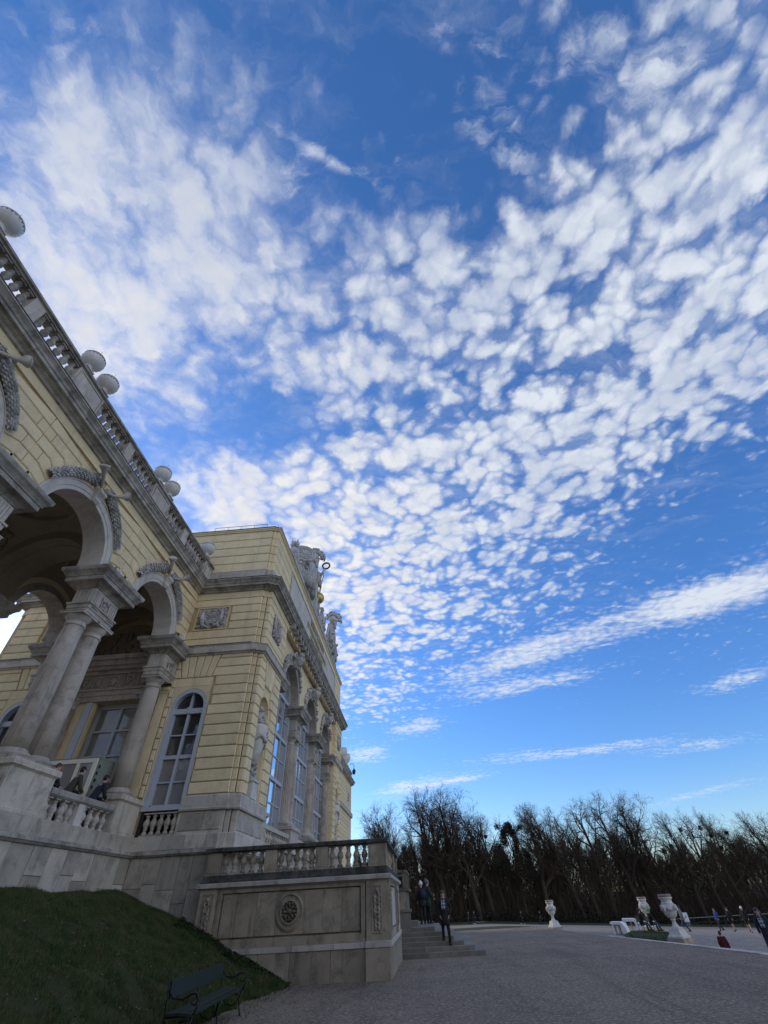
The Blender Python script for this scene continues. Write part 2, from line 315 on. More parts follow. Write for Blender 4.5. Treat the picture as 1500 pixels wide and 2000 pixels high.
class MB:
    def __init__(s): s.v = []; s.f = []; s.sm = []
    def add(s, vs, fs, smooth=False):
        k = len(s.v); s.v += [tuple(v) for v in vs]; s.f += [tuple(i + k for i in f) for f in fs]; s.sm += [smooth] * len(fs); return s
    def merge(s, o, fn=None):
        return s.add_sm([fn(v) if fn else v for v in o.v], o.f, o.sm)
    def add_sm(s, vs, fs, sm):
        k = len(s.v); s.v += [tuple(v) for v in vs]; s.f += [tuple(i + k for i in f) for f in fs]; s.sm += list(sm); return s
    def box(s, x0, x1, y0, y1, z0, z1):
        v = [(x, y, z) for z in (z0, z1) for y in (y0, y1) for x in (x0, x1)]
        return s.add(v, [(0, 2, 3, 1), (4, 5, 7, 6), (0, 1, 5, 4), (2, 6, 7, 3), (0, 4, 6, 2), (1, 3, 7, 5)])
    def fbox(s, F, u0, u1, d0, d1, z0, z1):
        v = [F(u, d, z) for z in (z0, z1) for d in (d0, d1) for u in (u0, u1)]
        return s.add(v, [(0, 2, 3, 1), (4, 5, 7, 6), (0, 1, 5, 4), (2, 6, 7, 3), (0, 4, 6, 2), (1, 3, 7, 5)])
    def prism(s, F, poly, d0, d1, cap0=True):
        n = len(poly)
        v = [F(u, d0, z) for u, z in poly] + [F(u, d1, z) for u, z in poly]
        f = [(i, (i + 1) % n, n + (i + 1) % n, n + i) for i in range(n)] + [tuple(range(n, 2 * n))]
        if cap0: f.append(tuple(range(n - 1, -1, -1)))
        return s.add(v, f)
    def block(s, F, poly, d0, d1, ch=.03):
        """convex piece with a chamfered face"""
        n = len(poly)
        a = sum(poly[i][0] * poly[(i + 1) % n][1] - poly[(i + 1) % n][0] * poly[i][1] for i in range(n))
        if a < 0: poly = poly[::-1]
        ins = []
        for i in range(n):
            p0, p1, p2 = poly[i - 1], poly[i], poly[(i + 1) % n]
            e1 = Vector((p1[0] - p0[0], p1[1] - p0[1])); e2 = Vector((p2[0] - p1[0], p2[1] - p1[1]))
            if e1.length < 1e-6 or e2.length < 1e-6: ins.append(p1); continue
            e1.normalize(); e2.normalize()
            n1 = Vector((-e1.y, e1.x)); n2 = Vector((-e2.y, e2.x))
            k = 1 + n1.dot(n2)
            q = Vector(p1) + (n1 + n2) * (ch / max(k, .3))
            ins.append((q.x, q.y))
        v = [F(u, d0, z) for u, z in poly] + [F(u, d1 - ch, z) for u, z in poly] + [F(u, d1, z) for u, z in ins]
        f = []
        for i in range(n):
            j = (i + 1) % n
            f += [(i, j, n + j, n + i), (n + i, n + j, 2 * n + j, 2 * n + i)]
        f.append(tuple(range(2 * n, 3 * n)))
        return s.add(v, f)
    def lathe(s, prof, c=(0, 0, 0), n=16, a0=0.0, a1=2 * pi, smooth=True, flute=None):
        full = abs(a1 - a0 - 2 * pi) < 1e-6
        m = n if full else n + 1
        vs = []
        for r, z in prof:
            for i in range(m):
                a = a0 + (a1 - a0) * i / n
                k = 1.0
                if flute and flute[1] <= z <= flute[2]: k = 1 - flute[0] * (i % 2)
                vs.append((c[0] + r * k * cos(a), c[1] + r * k * sin(a), c[2] + z))
        fs = []
        for j in range(len(prof) - 1):
            for i in range(n):
                i2 = (i + 1) % m
                fs.append((j * m + i, j * m + i2, (j + 1) * m + i2, (j + 1) * m + i))
        s.add(vs, fs, smooth)
        if full:
            for j, rev in ((0, True), (len(prof) - 1, False)):
                if prof[j][0] > 1e-4:
                    k = len(s.v) - len(vs) + j * m
                    idx = tuple(range(k, k + m))
                    s.f.append(idx[::-1] if rev else idx); s.sm.append(False)
        return s
    def sweep(s, path, prof, closed=False, side=1.0, caps=True):
        """moulding: profile [(out, z)] carried along an XY path with mitred corners; OUT points to the left*side of travel"""
        n = len(path); P = [Vector(p[:2]) for p in path]; rows = []
        for i in range(n):
            if closed: a, b = P[i] - P[i - 1], P[(i + 1) % n] - P[i]
            else:
                a = P[i] - P[i - 1] if i else P[1] - P[0]
                b = P[i + 1] - P[i] if i < n - 1 else P[-1] - P[-2]
            a.normalize(); b.normalize()
            n1 = Vector((-a.y, a.x)) * side; n2 = Vector((-b.y, b.x)) * side
            mm = (n1 + n2) / (1 + n1.dot(n2)) if 1 + n1.dot(n2) > .05 else n1
            rows.append([(P[i].x + mm.x * o, P[i].y + mm.y * o, z) for o, z in prof])
        m = len(prof); vs = [v for r in rows for v in r]; fs = []
        for i in range(n if closed else n - 1):
            j = (i + 1) % n
            for k in range(m):
                k2 = (k + 1) % m
                fs.append((i * m + k, j * m + k, j * m + k2, i * m + k2))
        if not closed and caps:
            fs += [tuple(range(m)), tuple(range((n - 1) * m + m - 1, (n - 1) * m - 1, -1))]
        return s.add(vs, fs)
    def arc_sweep(s, F, cu, cz, prof, a0=0.0, a1=pi, n=24, caps=True):
        """archivolt: closed profile [(radius, depth)] turned about (cu, cz) in frame F"""
        m = len(prof)
        vs = [F(cu + r * cos(a0 + (a1 - a0) * i / n), d, cz + r * sin(a0 + (a1 - a0) * i / n)) for i in range(n + 1) for r, d in prof]
        fs = [(i * m + k, (i + 1) * m + k, (i + 1) * m + (k + 1) % m, i * m + (k + 1) % m) for i in range(n) for k in range(m)]
        if caps: fs += [tuple(range(m)), tuple(range(n * m + m - 1, n * m - 1, -1))]
        return s.add(vs, fs)
    def tube(s, pts, rad, n=6, caps=True, smooth=True):
        P = [Vector(p) for p in pts]
        if not hasattr(rad, '__len__'): rad = [rad] * len(P)
        base = len(s.v); ref = None; vs = []
        for i, p in enumerate(P):
            d = (P[min(i + 1, len(P) - 1)] - P[max(i - 1, 0)])
            d = d.normalized() if d.length > 1e-9 else Vector((0, 0, 1))
            if ref is None: ref = Vector((0, 0, 1)) if abs(d.z) < .9 else Vector((1, 0, 0))
            x = ref - d * ref.dot(d)
            if x.length < 1e-4: x = d.orthogonal()
            x.normalize(); y = d.cross(x); ref = x
            for k in range(n):
                a = 2 * pi * k / n
                vs.append(p + (x * cos(a) + y * sin(a)) * rad[i])
        fs = [(i * n + k, i * n + (k + 1) % n, (i + 1) * n + (k + 1) % n, (i + 1) * n + k) for i in range(len(P) - 1) for k in range(n)]
        s.add(vs, fs, smooth)
        if caps and n > 2:
            s.f.append(tuple(range(base + n - 1, base - 1, -1))); s.sm.append(False)
            e = base + (len(P) - 1) * n
            s.f.append(tuple(range(e, e + n))); s.sm.append(False)
        return s
    def ball(s, c, r, nu=10, nv=7, rot=None, smooth=True):
        if not hasattr(r, '__len__'): r = (r, r, r)
        vs = []; fs = []
        for j in range(nv + 1):
            b = -pi / 2 + pi * j / nv
            for i in range(nu):
                a = 2 * pi * i / nu
                v = Vector((r[0] * cos(b) * cos(a), r[1] * cos(b) * sin(a), r[2] * sin(b)))
                if rot is not None: v = rot @ v
                vs.append(Vector(c) + v)
        for j in range(nv):
            for i in range(nu):
                fs.append((j * nu + i, j * nu + (i + 1) % nu, (j + 1) * nu + (i + 1) % nu, (j + 1) * nu + i))
        return s.add(vs, fs, smooth)
    def mesh(s, name, mat, jitter=0.0):
        m = bpy.data.meshes.new(name)
        v = s.v
        if jitter: v = [(x + R.uniform(-jitter, jitter), y + R.uniform(-jitter, jitter), z + R.uniform(-jitter, jitter)) for x, y, z in v]
        m.from_pydata(v, [], s.f)
        m.polygons.foreach_set('use_smooth', s.sm)
        if mat: m.materials.append(mat)
        m.update()
        return m
    def build(s, name, mat, parent=None, kind=None, label=None, local=False):
        """link the shapes (given in world coordinates, or the parent's if LOCAL) as one mesh object with its origin at its own foot"""
        xs = [v[0] for v in s.v]; ys = [v[1] for v in s.v]; zs = [v[2] for v in s.v]
        c = Vector(((min(xs) + max(xs)) / 2, (min(ys) + max(ys)) / 2, min(zs)))
        s.v = [(x - c.x, y - c.y, z - c.z) for x, y, z in s.v]
        return put(name, s.mesh(name, mat), parent, c, kind=kind, label=label)
def Pt(p): return Vector(p)
def rect(u0, u1, z0, z1): return [(u0, z0), (u1, z0), (u1, z1), (u0, z1)]
def circ(cu, cz, r, n=24, a0=0, a1=2 * pi): return [(cu + r * cos(a0 + (a1 - a0) * i / n), cz + r * sin(a0 + (a1 - a0) * i / n)) for i in range(n + (0 if abs(a1 - a0 - 2 * pi) < 1e-6 else 1))]
def copy_tree(root, loc=None, rot=None, label=None):
    """copy a thing with its parts and sub-parts"""
    c = root.copy(); link(c)
    if loc is not None: c.location = loc
    if rot is not None: c.rotation_euler = (0, 0, rot)
    if label: c['label'] = label
    for ch in root.children:
        k = ch.copy(); link(k); k.parent = c
        for g in ch.children:
            q = g.copy(); link(q); q.parent = k
    return c
# ================================================================ the palace
PAL = thing('palace', 'pale yellow baroque palace with arcade, tall arched windows and carved roof ornament', 'palace', (-14, 32.2, 0))
YS, XF, XC, XW = 19.2, -7.0, -7.3, -11.05        # side wall, pavilion front, central front, arcade front
YE, YM = 45.2, 32.2                               # far end and middle of the central block
FS = lambda u, d, z: (u, YS - d, z)
FF = lambda u, d, z: (XF + d, u, z)
FC = lambda u, d, z: (XC + d, u, z)
FW = lambda u, d, z: (XW + d, u, z)
FWR = lambda u, d, z: (-16.95 - d, u, z)          # rear face of the arcade
ZB, PITCHZ = 5.13, .43                            # first joint, course height
ZL = [ZB + PITCHZ * k for k in range(22)]
GAP = .030
def stucco(F, poly, parent, d0=-.05, d1=.036, name='stucco_block', mat=None):
    m = MB(); m.block(F, poly, d0, d1 + R.uniform(-.004, .004), .026)
    return m.build(name, mat or YEL, parent)
def wall_arch(m, F, u0, u1, z0, z1, cu, r, zs, d0, d1, n=20):
    """slab u0..u1 x z0..z1 with an arched opening (round head of radius r sprung at zs, open below)"""
    m.fbox(F, u0, cu - r, d0, d1, z0, z1); m.fbox(F, cu + r, u1, d0, d1, z0, z1)
    for i in range(n):
        a, b = pi - pi * i / n, pi - pi * (i + 1) / n
        p, q = (cu + r * cos(a), zs + r * sin(a)), (cu + r * cos(b), zs + r * sin(b))
        m.prism(F, [p, q, (q[0], z1), (p[0], z1)], d0, d1)

# ---- profiles (out, z) ------------------------------------------------------
def cornice_prof(z0=14.45, z1=15.02, p=.56, back=-.3):
    h = z1 - z0
    return [(back, z0), (.0, z0), (.10, z0 + .02 * h), (.14, z0 + .14 * h), (.24, z0 + .22 * h), (.27, z0 + .30 * h), (p * .70, z0 + .31 * h), (p * .70, z0 + .53 * h),
            (p * .76, z0 + .56 * h), (p * .82, z0 + .72 * h), (p * .94, z0 + .84 * h), (p, z0 + .88 * h), (p, z0 + .97 * h), (p * .96, z1), (back, z1 + .03)]
def band_prof(z0, z1, p, back=-.2): return [(back, z0), (p * .45, z0), (p * .55, z0 + .06), (p, z0 + .08), (p, z1 - .03), (p + .03, z1 - .03), (p + .03, z1), (back, z1 + .01)]
def box_prof(z0, z1, p, back=-.2, ch=.02): return [(back, z0), (p, z0), (p, z1 - ch), (p - ch, z1), (back, z1)]
NOTCH = [(-7.42, YS), (-7.42, YS + .11), (-7.22, YS + .11), (-7.22, YS + .22), (XF, YS + .22)]
FULL = [(-20.87, 40), (-20.87, YS + .18), (-20.65, YS + .18), (-20.65, YS + .09), (-20.45, YS + .09), (-20.45, YS)] + NOTCH + [(XF, YE), (-12, YE)]

# ---- solid body --------------------------------------------------------------
b = MB()
wall_arch(b, FS, -10.72, -9.18, 3.9, 14.5, -9.95, .70, 8.52, -.6, -.05)        # side wall right of the door, window opening
b.fbox(FS, -9.18, -7.42, -.6, -.05, 3.4, 14.5); b.fbox(FS, -11.9, -10.72, -.6, -.05, 3.4, 14.5)
b.fbox(FS, -9.95 - .70, -9.95 + .70, -.6, -.52, 3.4, 4.75)
b.fbox(FS, -7.42, -7.22, -.6, -.13, 3.4, 14.5)
wall_arch(b, FS, -18.9, -16.9, 3.4, 14.5, -17.93, .70, 8.52, -.6, -.05)
b.fbox(FS, -20.45, -18.9, -.6, -.05, 3.4, 14.5); b.fbox(FS, -18.7, -17.2, -.6, -.05, 3.4, 4.75)
b.fbox(FS, -20.87, -20.45, -.6, -.21, 3.4, 14.5)
b.fbox(FS, -16.9, -16.15, -.6, -.05, 3.4, 14.5)
b.fbox(FS, -16.2, -14.55, -.9, -.3, 3.4, 14.9); b.fbox(FS, -12.35, -11.7, -.9, -.3, 3.4, 14.9); b.fbox(FS, -14.6, -12.3, -.9, -.3, 9.05, 14.9)
b.build('wall', YELJ, PAL)
w_side = bpy.data.objects['wall']
fronts = []                                                                      # pavilion fronts with their niches
for (a, c, n) in ((YS + .26, 22.895, 20.95), (41.505, YE - .005, 43.45)):
    b = MB()
    wall_arch(b, FF, a, c, 5.1, 11.2, n, .78, 8.55, -.75, -.05, 16)
    b.fbox(FF, a, c, -.75, -.049, 11.2, 14.5); b.fbox(FF, a, c, -.75, -.05, 3.3, 5.1)
    # half-round niche lining
    vs = []; k = 12
    for z in (5.1, 8.55):
        for i in range(k + 1): vs.append(FF(n + .78 * cos(pi * i / k), -.05 - .70 * sin(pi * i / k), z))
    b.add(vs, [(i, i + 1, k + 2 + i, k + 1 + i) for i in range(k)], True)
    for j in range(6):
        q = [];
        for jj in (j, j + 1):
            e = pi / 2 * jj / 6
            for i in range(k + 1):
                q.append(FF(n + .78 * cos(pi * i / k) * cos(e), -.05 - .70 * sin(pi * i / k) * cos(e), 8.55 + .78 * sin(e)))
        b.add(q, [(i, i + 1, k + 2 + i, k + 1 + i) for i in range(k)], True)
    b.fbox(FF, n - .78, n + .78, -.78, -.06, 5.0, 5.1)
    fronts.append(b.build('wall', YEL, PAL))
b = MB()                                                                         # central front with three arches
for c in (26.2, 32.2, 38.2): wall_arch(b, FC, c - 3.0 if c > 27 else 22.9, c + 3.0 if c < 38 else 41.5, 11.0, 14.5, c, 1.90, 11.25, -.6, 0, 24)
w_mid = b.build('wall', YEL, PAL)
b = MB()                                                                         # unseen outer walls and roof that close the block
b.box(-20.6, -20.2, YS + .5, YE - .3, 3, 15); b.box(-20.6, -7.6, YE - .4, YE, 3, 15)
b.box(-20.6, -8.2, YS + .6, YE - .2, 14.6, 14.98); b.box(-20.3, -8.0, YS + .7, YE - .4, 3.2, 3.4)
b.box(-20.55, -7.35, YS + .45, YE - .3, 15.0, 18.9)
b.box(-13.5, -13.2, YS + .9, YE - .4, 3.4, 14.6)
b.build('roof_block', YELJ, PAL)

# ---- stucco courses, side wall ------------------------------------------------
def course_side(z0, z1, spans, parent=w_side):
    for a, c in spans: stucco(FS, rect(a + GAP / 2, c - GAP / 2, z0 + GAP / 2, z1 - GAP / 2), parent)
def notch_side(z0, z1, parent=w_side, dm=0.0):
    m = MB(); m.block(FS, rect(-7.42 + .004, -7.22, z0 + GAP / 2, z1 - GAP / 2), -.2 - dm, -.075 - dm, .018)
    m.block(FS, rect(-7.22 + .004, XF - .01, z0 + GAP / 2, z1 - GAP / 2), -.32 - dm, -.185 - dm, .018)
    m.build('corner_block', YEL, parent)
for k in range(14):
    z0, z1 = ZL[k], min(ZL[k + 1], 10.95)
    zc = (z0 + z1) / 2
    if k < 11: spans = [(-9.08, -7.42)] if zc < 8.6 else [(-9.0, -7.42)]
    else: spans = []
    for a, c in spans:
        stucco(FS, [(a + .02 * (k % 3), z0 + GAP / 2), (c, z0 + GAP / 2), (c, z1 - GAP / 2), (a + .02 * (k % 3), z1 - GAP / 2)], w_side)
    if k < 11: stucco(FS, rect(-11.05, -10.88, z0 + GAP / 2, z1 - GAP / 2), w_side)
    notch_side(z0, z1)
    if k < 11 :
        stucco(FS, rect(-20.45, -18.82, z0 + GAP / 2, z1 - GAP / 2), w_side)
# flat arch over the window: radiating wedges, and the courses that lap it
for cx, sgn in ((-9.95, 1), (-17.93, -1)):
    for i in range(5):
        a0, a1 = -.62 + .31 * i * .8, -.62 + .31 * (i + 1) * .8
        zb, zt = 9.86, 10.93
        f = lambda t, z: cx + t * (1.15 + (z - zb) * .42)
        stucco(FS, [(f(a0, zb) + GAP / 2, zb), (f(a1, zb) - GAP / 2, zb), (f(a1, zt) - GAP / 2, zt), (f(a0, zt) + GAP / 2, zt)], w_side)
    e = cx + .62 * 1.15 + .08; e2 = cx + .62 * (1.15 + 1.07 * .42) + .10
    R_ = lambda z: cx + .62 * (1.15 + (z - 9.86) * .42) + .035
    L_ = lambda z: cx - .62 * (1.15 + (z - 9.86) * .42) - .035
    for k in (11, 12, 13):
        z0, z1 = ZL[k] + GAP / 2, min(ZL[k + 1], 10.95) - GAP / 2
        if sgn > 0:
            stucco(FS, [(R_(z0), z0), (-7.42, z0), (-7.42, z1), (R_(z1), z1)], w_side)
            stucco(FS, [(-11.03, z0), (L_(z0), z0), (L_(z1), z1), (-11.03, z1)], w_side)
        else: stucco(FS, [(-20.45, z0), (L_(z0), z0), (L_(z1), z1), (-20.45, z1)], w_side)
m = MB(); m.fbox(FS, -10.86, -9.12, -.06, .012, 9.45, 9.83); m.build('lintel_panel', YEL, w_side)
m = MB(); m.fbox(FS, -18.84, -17.05, -.06, .012, 9.45, 9.83); m.build('lintel_panel', YEL, w_side)
# smooth surround of the windows
for cx in (-9.95, -17.93):
    m = MB(); wall_arch(m, FS, cx - .90, cx + .84, 4.78, 9.44, cx, .83, 8.52, -.12, .012)
    m.build('window_surround', YEL, PAL)
# between band and cornice
for k in range(6):
    z0 = 11.36 + .45 * k; z1 = z0 + .45
    if k in (2, 3, 4) and True:
        spans = [(-8.95, -7.42), (-20.45, -18.98)]
        if k == 2: pass
    else: spans = [(-11.03, -7.42), (-20.45, -16.98)]
    for a, c in spans: stucco(FS, rect(a, c, z0 + GAP / 2, z1 - GAP / 2), w_side)
    notch_side(z0, z1)
m = MB(); m.sweep(FULL[1:-1], [(-.2, 14.06), (.05, 14.06), (.05, 14.10), (.02, 14.12), (.02, 14.5), (-.2, 14.5)], side=-1); m.build('frieze', YEL, PAL)
# carved panels on the side wall
def relief_panel(F, cu, z0, z1, w, parent, seed):
    rr = random.Random(seed)
    p = MB()
    zc, h = (z0 + z1) / 2, z1 - z0
    for a, c, e, g in ((cu - w / 2, cu + w / 2, z0, z0 + .05), (cu - w / 2, cu + w / 2, z1 - .05, z1), (cu - w / 2, cu - w / 2 + .05, z0 + .052, z1 - .052), (cu + w / 2 - .05, cu + w / 2, z0 + .052, z1 - .052)):
        p.fbox(F, a, c, -.05, .02, e, g)
    o = p.build('panel_frame', YEL, parent)
    m = MB()
    m.prism(F, rect(cu - w / 2 + .08, cu + w / 2 - .08, z0 + .08, z1 - .08), -.06, -.01)
    r0 = h * .30
    m.arc_sweep(F, cu, zc + .06, [(r0 * .86, .0), (r0, .0), (r0 + .01, .09), (r0 * .86, .09)], 0, 2 * pi, 22, False)
    m.prism(F, circ(cu, zc + .06, r0 * .86, 22), -.02, .05)
    for i in range(12):
        a = 2 * pi * i / 12
        m.ball(F(cu + r0 * .62 * cos(a), .06, zc + .06 + r0 * .62 * sin(a)), r0 * .12, 6, 4)
    m.arc_sweep(F, cu, zc + .06, [(r0 * .30, .03), (r0 * .40, .03), (r0 * .40, .085), (r0 * .30, .085)], 0, 2 * pi, 14, False)
    m.ball(F(cu, .07, zc + .06), r0 * .16, 8, 5)
    for i in range(70):                                                   # foliage, drapery and trophies round the disc
        u = rr.uniform(-w / 2 + .14, w / 2 - .14); z = rr.uniform(-h / 2 + .12, h / 2 - .10)
        if sqrt(u * u + (z - .06) ** 2) < r0 * 1.08: continue
        m.ball(F(cu + u, .02 + rr.uniform(0, .05), zc + z), (rr.uniform(.04, .09), rr.uniform(.04, .08), rr.uniform(.04, .10)), 6, 4, Matrix.Rotation(rr.uniform(0, 3), 3, (rr.random(), rr.random(), rr.random() + .1)))
    for s in (-1, 1):
        m.tube([F(cu + s * r0 * .2, .08, zc - h * .42), F(cu + s * r0 * 1.05, .10, zc - h * .30), F(cu + s * r0 * 1.35, .09, zc + h * .05), F(cu + s * r0 * 1.25, .06, zc + h * .40)], [.05, .10, .11, .05], 7)
    m.build('relief', CARVE, parent)
relief_panel(FS, -9.93, 12.30, 13.60, 1.72, PAL, 3)
relief_panel(FS, -17.95, 12.30, 13.60, 1.72, PAL, 4)
relief_panel(FF, 20.95, 12.20, 13.62, 1.5, PAL, 5)
relief_panel(FF, 43.45, 12.20, 13.62, 1.5, PAL, 6)

# ---- pavilion fronts -----------------------------------------------------------
for (a, c, n, w_front) in ((YS + .22, 22.9, 20.95, fronts[0]), (41.5, YE, 43.45, fronts[1])):
    for k in range(14):
        z0, z1 = ZL[k], min(ZL[k + 1], 10.95)
        zz_ = (z0 + z1) / 2
        if zz_ < 8.6: g = .88
        elif zz_ < 9.6: g = max(.45, sqrt(max(.01, .95 ** 2 - (zz_ - 8.55) ** 2)))
        else: g = .62 + (zz_ - 9.6) * .25
        stucco(FF, rect(a + .003, n - g, z0 + GAP / 2, z1 - GAP / 2), w_front); stucco(FF, rect(n + g, c - .005, z0 + GAP / 2, z1 - GAP / 2), w_front)
    for i in range(5):
        t0, t1 = -1 + .4 * i, -1 + .4 * (i + 1); zb, zt = 9.75, 10.93
        w0, w1 = .52, .86
        stucco(FF, [(n + t0 * w0 + .01, zb), (n + t1 * w0 - .01, zb), (n + t1 * w1 - .01, zt), (n + t0 * w1 + .01, zt)], w_front)
    for k in range(6):
        z0 = 11.36 + .45 * k; z1 = z0 + .45
        for s, e in ([(a + .003, n - .80), (n + .80, c - .005)] if k in (2, 3, 4) else [(a + .003, c - .005)]):
            stucco(FF, rect(s, e, z0 + GAP / 2, z1 - GAP / 2), w_front)
    # returns of the pavilion towards the recessed centre
    y = c if a < 30 else a
    for k in range(6):
        z0 = 11.36 + .45 * k; m = MB()
        m.box(XC, XF - .03, min(y, y + (.02 if a < 30 else -.02)), max(y, y + (.02 if a < 30 else -.02)), z0 + .012, z0 + .438)
        m.build('corner_block', YEL, w_front)
for k in range(14):                                                       # far pavilion's side that looks at the camera
    z0, z1 = ZL[k], min(ZL[k + 1], 10.95)
    m = MB(); m.block(lambda u, d, z: (u, 41.5 - d, z), rect(XC - .4, XF - .03, z0 + .011, z1 - .011), -.05, .02, .015); m.build('corner_block', YEL, w_front)

# ---- mouldings -------------------------------------------------------------------
m = MB(); m.sweep(FULL, cornice_prof(), side=-1); cornice = m.build('cornice', CORN, PAL)
for i in range(24):                                                      # brackets under the central cornice
    m = MB(); y = 23.3 + i * .77
    m.box(XC + .02, XC + .66, y, y + .34, 14.26, 14.62); m.box(XC + .02, XC + .40, y + .04, y + .30, 14.12, 14.262)
    m.build('modillion', CORN, cornice)
m = MB(); m.box(XC - .2, XC + .16, 22.95, 41.45, 14.02, 14.45); m.build('bed_moulding', CORN, cornice)
SB = [(-11.0, YS)] + NOTCH + [(XF, 22.9), (XF - .4, 22.9)]
def side_band(name, prof, mat, path, parent=PAL): m = MB(); m.sweep(path, prof, side=-1); return m.build(name, mat, parent)
side_band('band', band_prof(10.90, 11.34, .20), STONE, [(-10.95, YS)] + NOTCH + [(XF, 22.9), (XF - .5, 22.9)])
side_band('band', band_prof(10.90, 11.34, .20), STONE, [(-20.87, 22), (-20.87, YS + .18), (-20.65, YS + .18), (-20.65, YS + .09), (-20.45, YS + .09), (-20.45, YS), (-17.0, YS)])
side_band('band', band_prof(10.90, 11.34, .20), STONE, [(XF - .5, 41.5), (XF, 41.5), (XF, YE), (XF - 2, YE)])
bandcap = [(-.1, 11.345), (.25, 11.345), (.25, 11.375), (-.1, 11.40)]
side_band('band_flashing', bandcap, SLATE, [(-10.95, YS), (-7.52, YS)])
side_band('band_flashing', bandcap, SLATE, [(-20.4, YS), (-17.0, YS)])
side_band('cornice_flashing', [(-.2, 15.04), (.57, 15.025), (.57, 15.05), (-.2, 15.075)], SLATE, FULL)
# base: course, die, plinth band
BASEP = [(-9.22, YS)] + NOTCH + [(XF, 22.9), (XF - .5, 22.9)]
side_band('plinth_band', [(-.3, 4.60), (.10, 4.60), (.12, 4.66), (.07, 4.70), (.07, 5.06), (.03, 5.12), (-.3, 5.13)], STONE, BASEP)
side_band('plinth_band', [(-.3, 4.60), (.10, 4.60), (.12, 4.66), (.07, 4.70), (.07, 5.06), (.03, 5.12), (-.3, 5.13)], STONE, [(XF - .5, 41.5), (XF, 41.5), (XF, YE), (XF - 2, YE)])
die = side_band('plinth_die', box_prof(3.86, 4.60, .0), PODM, [(-9.24, YS)] + NOTCH + [(XF, 22.9), (XF - .5, 22.9)])
side_band('plinth_die', box_prof(2.3, 4.60, .0), PODM, [(XF - .5, 41.5), (XF, 41.5), (XF, YE), (XF - 2, YE)])
for u0, u1 in ((-9.12, -8.24), (-8.22, -7.52)):
    m = MB(); m.block(FS, rect(u0, u1, 3.98, 4.52), -.05, .035, .02); m.build('stone_panel', PODM, die)
m = MB(); m.block(FF, rect(YS + .30, 21.2, 3.95, 4.52), -.05, .03, .02); m.build('stone_panel', STONE, die)
m = MB(); m.block(FF, rect(21.22, 22.8, 3.95, 4.52), -.05, .03, .02); m.build('stone_panel', STONE, die)
# recess with short balusters under the side window
m = MB(); m.fbox(FS, -10.7, -9.24, -.5, -.38, 3.8, 4.8); m.fbox(FS, -10.74, -10.62, -.38, .0, 3.86, 4.72); m.build('window_recess', DARKI, PAL)

# ---- attic -------------------------------------------------------------------------
YA, XA = YS + .15, XF - .2
FA = lambda u, d, z: (u, YA - d, z)
FAF = lambda u, d, z: (XA + d, u, z)
AT = [(-20.7, 40), (-20.7, YA), (-7.55, YA), (-7.55, YA + .08), (-7.38, YA + .08), (-7.38, YA + .16), (XA, YA + .16), (XA, YE - .2), (-12, YE - .2)]
side_band('attic_base', box_prof(15.05, 15.92, .05), STONE, AT)
side_band('attic_coping', [(-.3, 18.86), (.06, 18.86), (.09, 18.93), (.14, 18.96), (.14, 19.03), (-.3, 19.04)], YEL, AT)
side_band('attic_flashing', [(-.3, 19.045), (.17, 19.035), (.17, 19.075), (-.3, 19.10)], SLATE, AT)
attic = side_band('attic_wall', [(-.25, 15.9), (-.03, 15.9), (-.03, 18.88), (-.25, 18.88)], YELJ, AT)
AZ = [15.94 + .584 * k for k in range(6)]
for k in range(5):
    z0, z1 = AZ[k] + GAP / 2, AZ[k + 1] - GAP / 2
    stucco(FA, rect(-13.2, -7.56, z0, z1), attic, -.08, .02); stucco(FA, rect(-20.65, -13.2 - GAP, z0, z1), attic, -.08, .02)
    m = MB(); m.block(FA, rect(-7.545, -7.38, z0, z1), -.2, -.06, .015); m.block(FA, rect(-7.375, XA - .01, z0, z1), -.25, -.14, .015); m.build('corner_block', YEL, attic)
    stucco(FAF, rect(YA + .17, 23.1, z0, z1), attic, -.08, .02); stucco(FAF, rect(41.3, YE - .2, z0, z1), attic, -.08, .02)
m = MB(); m.fbox(FAF, 23.1, 41.3, -.1, .03, 15.95, 18.35)
for e in ((23.1, 41.3, 15.95, 16.1), (23.1, 41.3, 18.28, 18.42), (23.1, 23.25, 16.1, 18.28), (41.15, 41.3, 16.1, 18.28)): m.fbox(FAF, e[0], e[1], .0, .08, e[2], e[3])
tablet = m.build('inscription_tablet', PALE, PAL)
m = MB(); m.fbox(FAF, 23.1, 41.3, -.1, .02, 18.425, 18.86); m.build('tablet_head', YEL, PAL)
def text_mesh(body, size, mat, ext=.02, sx=1.0):
    c = bpy.data.curves.new('inscription', 'FONT'); c.body = body; c.size = size; c.extrude = ext; c.align_x = 'CENTER'; c.resolution_u = 2
    o = bpy.data.objects.new('inscription', c); COL.objects.link(o)
    dg = bpy.context.evaluated_depsgraph_get()
    me = bpy.data.meshes.new_from_object(o.evaluated_get(dg))
    bpy.data.objects.remove(o); bpy.data.curves.remove(c)
    me.materials.clear(); me.materials.append(mat)
    return me
for body, z in (('IOSEPHO II. AVGVSTO', 17.78), ('ET MARIA THERESIA AVGVSTA', 17.16), ('IMPERANTIB. ERECT.', 16.60), ('MDCCLXXV', 16.14)):
    o = put('inscription_line', text_mesh(body, .56, GOLD), tablet, (XA + .06, 32.2, z), rot=(pi / 2, 0, pi / 2), scale=(1.0, 1.0, 1.0))
m = MB()                                                                   # thin rail on the roof edge
m.tube([(-11.6, YA + .5, 19.9), (-8.2, YA + .5, 19.9)], .018, 5)
for i in range(5): m.tube([(-11.6 + .85 * i, YA + .5, 19.05), (-11.6 + .85 * i, YA + .5, 19.9)], .012, 5)
m.build('roof_rail', SLATE, PAL)

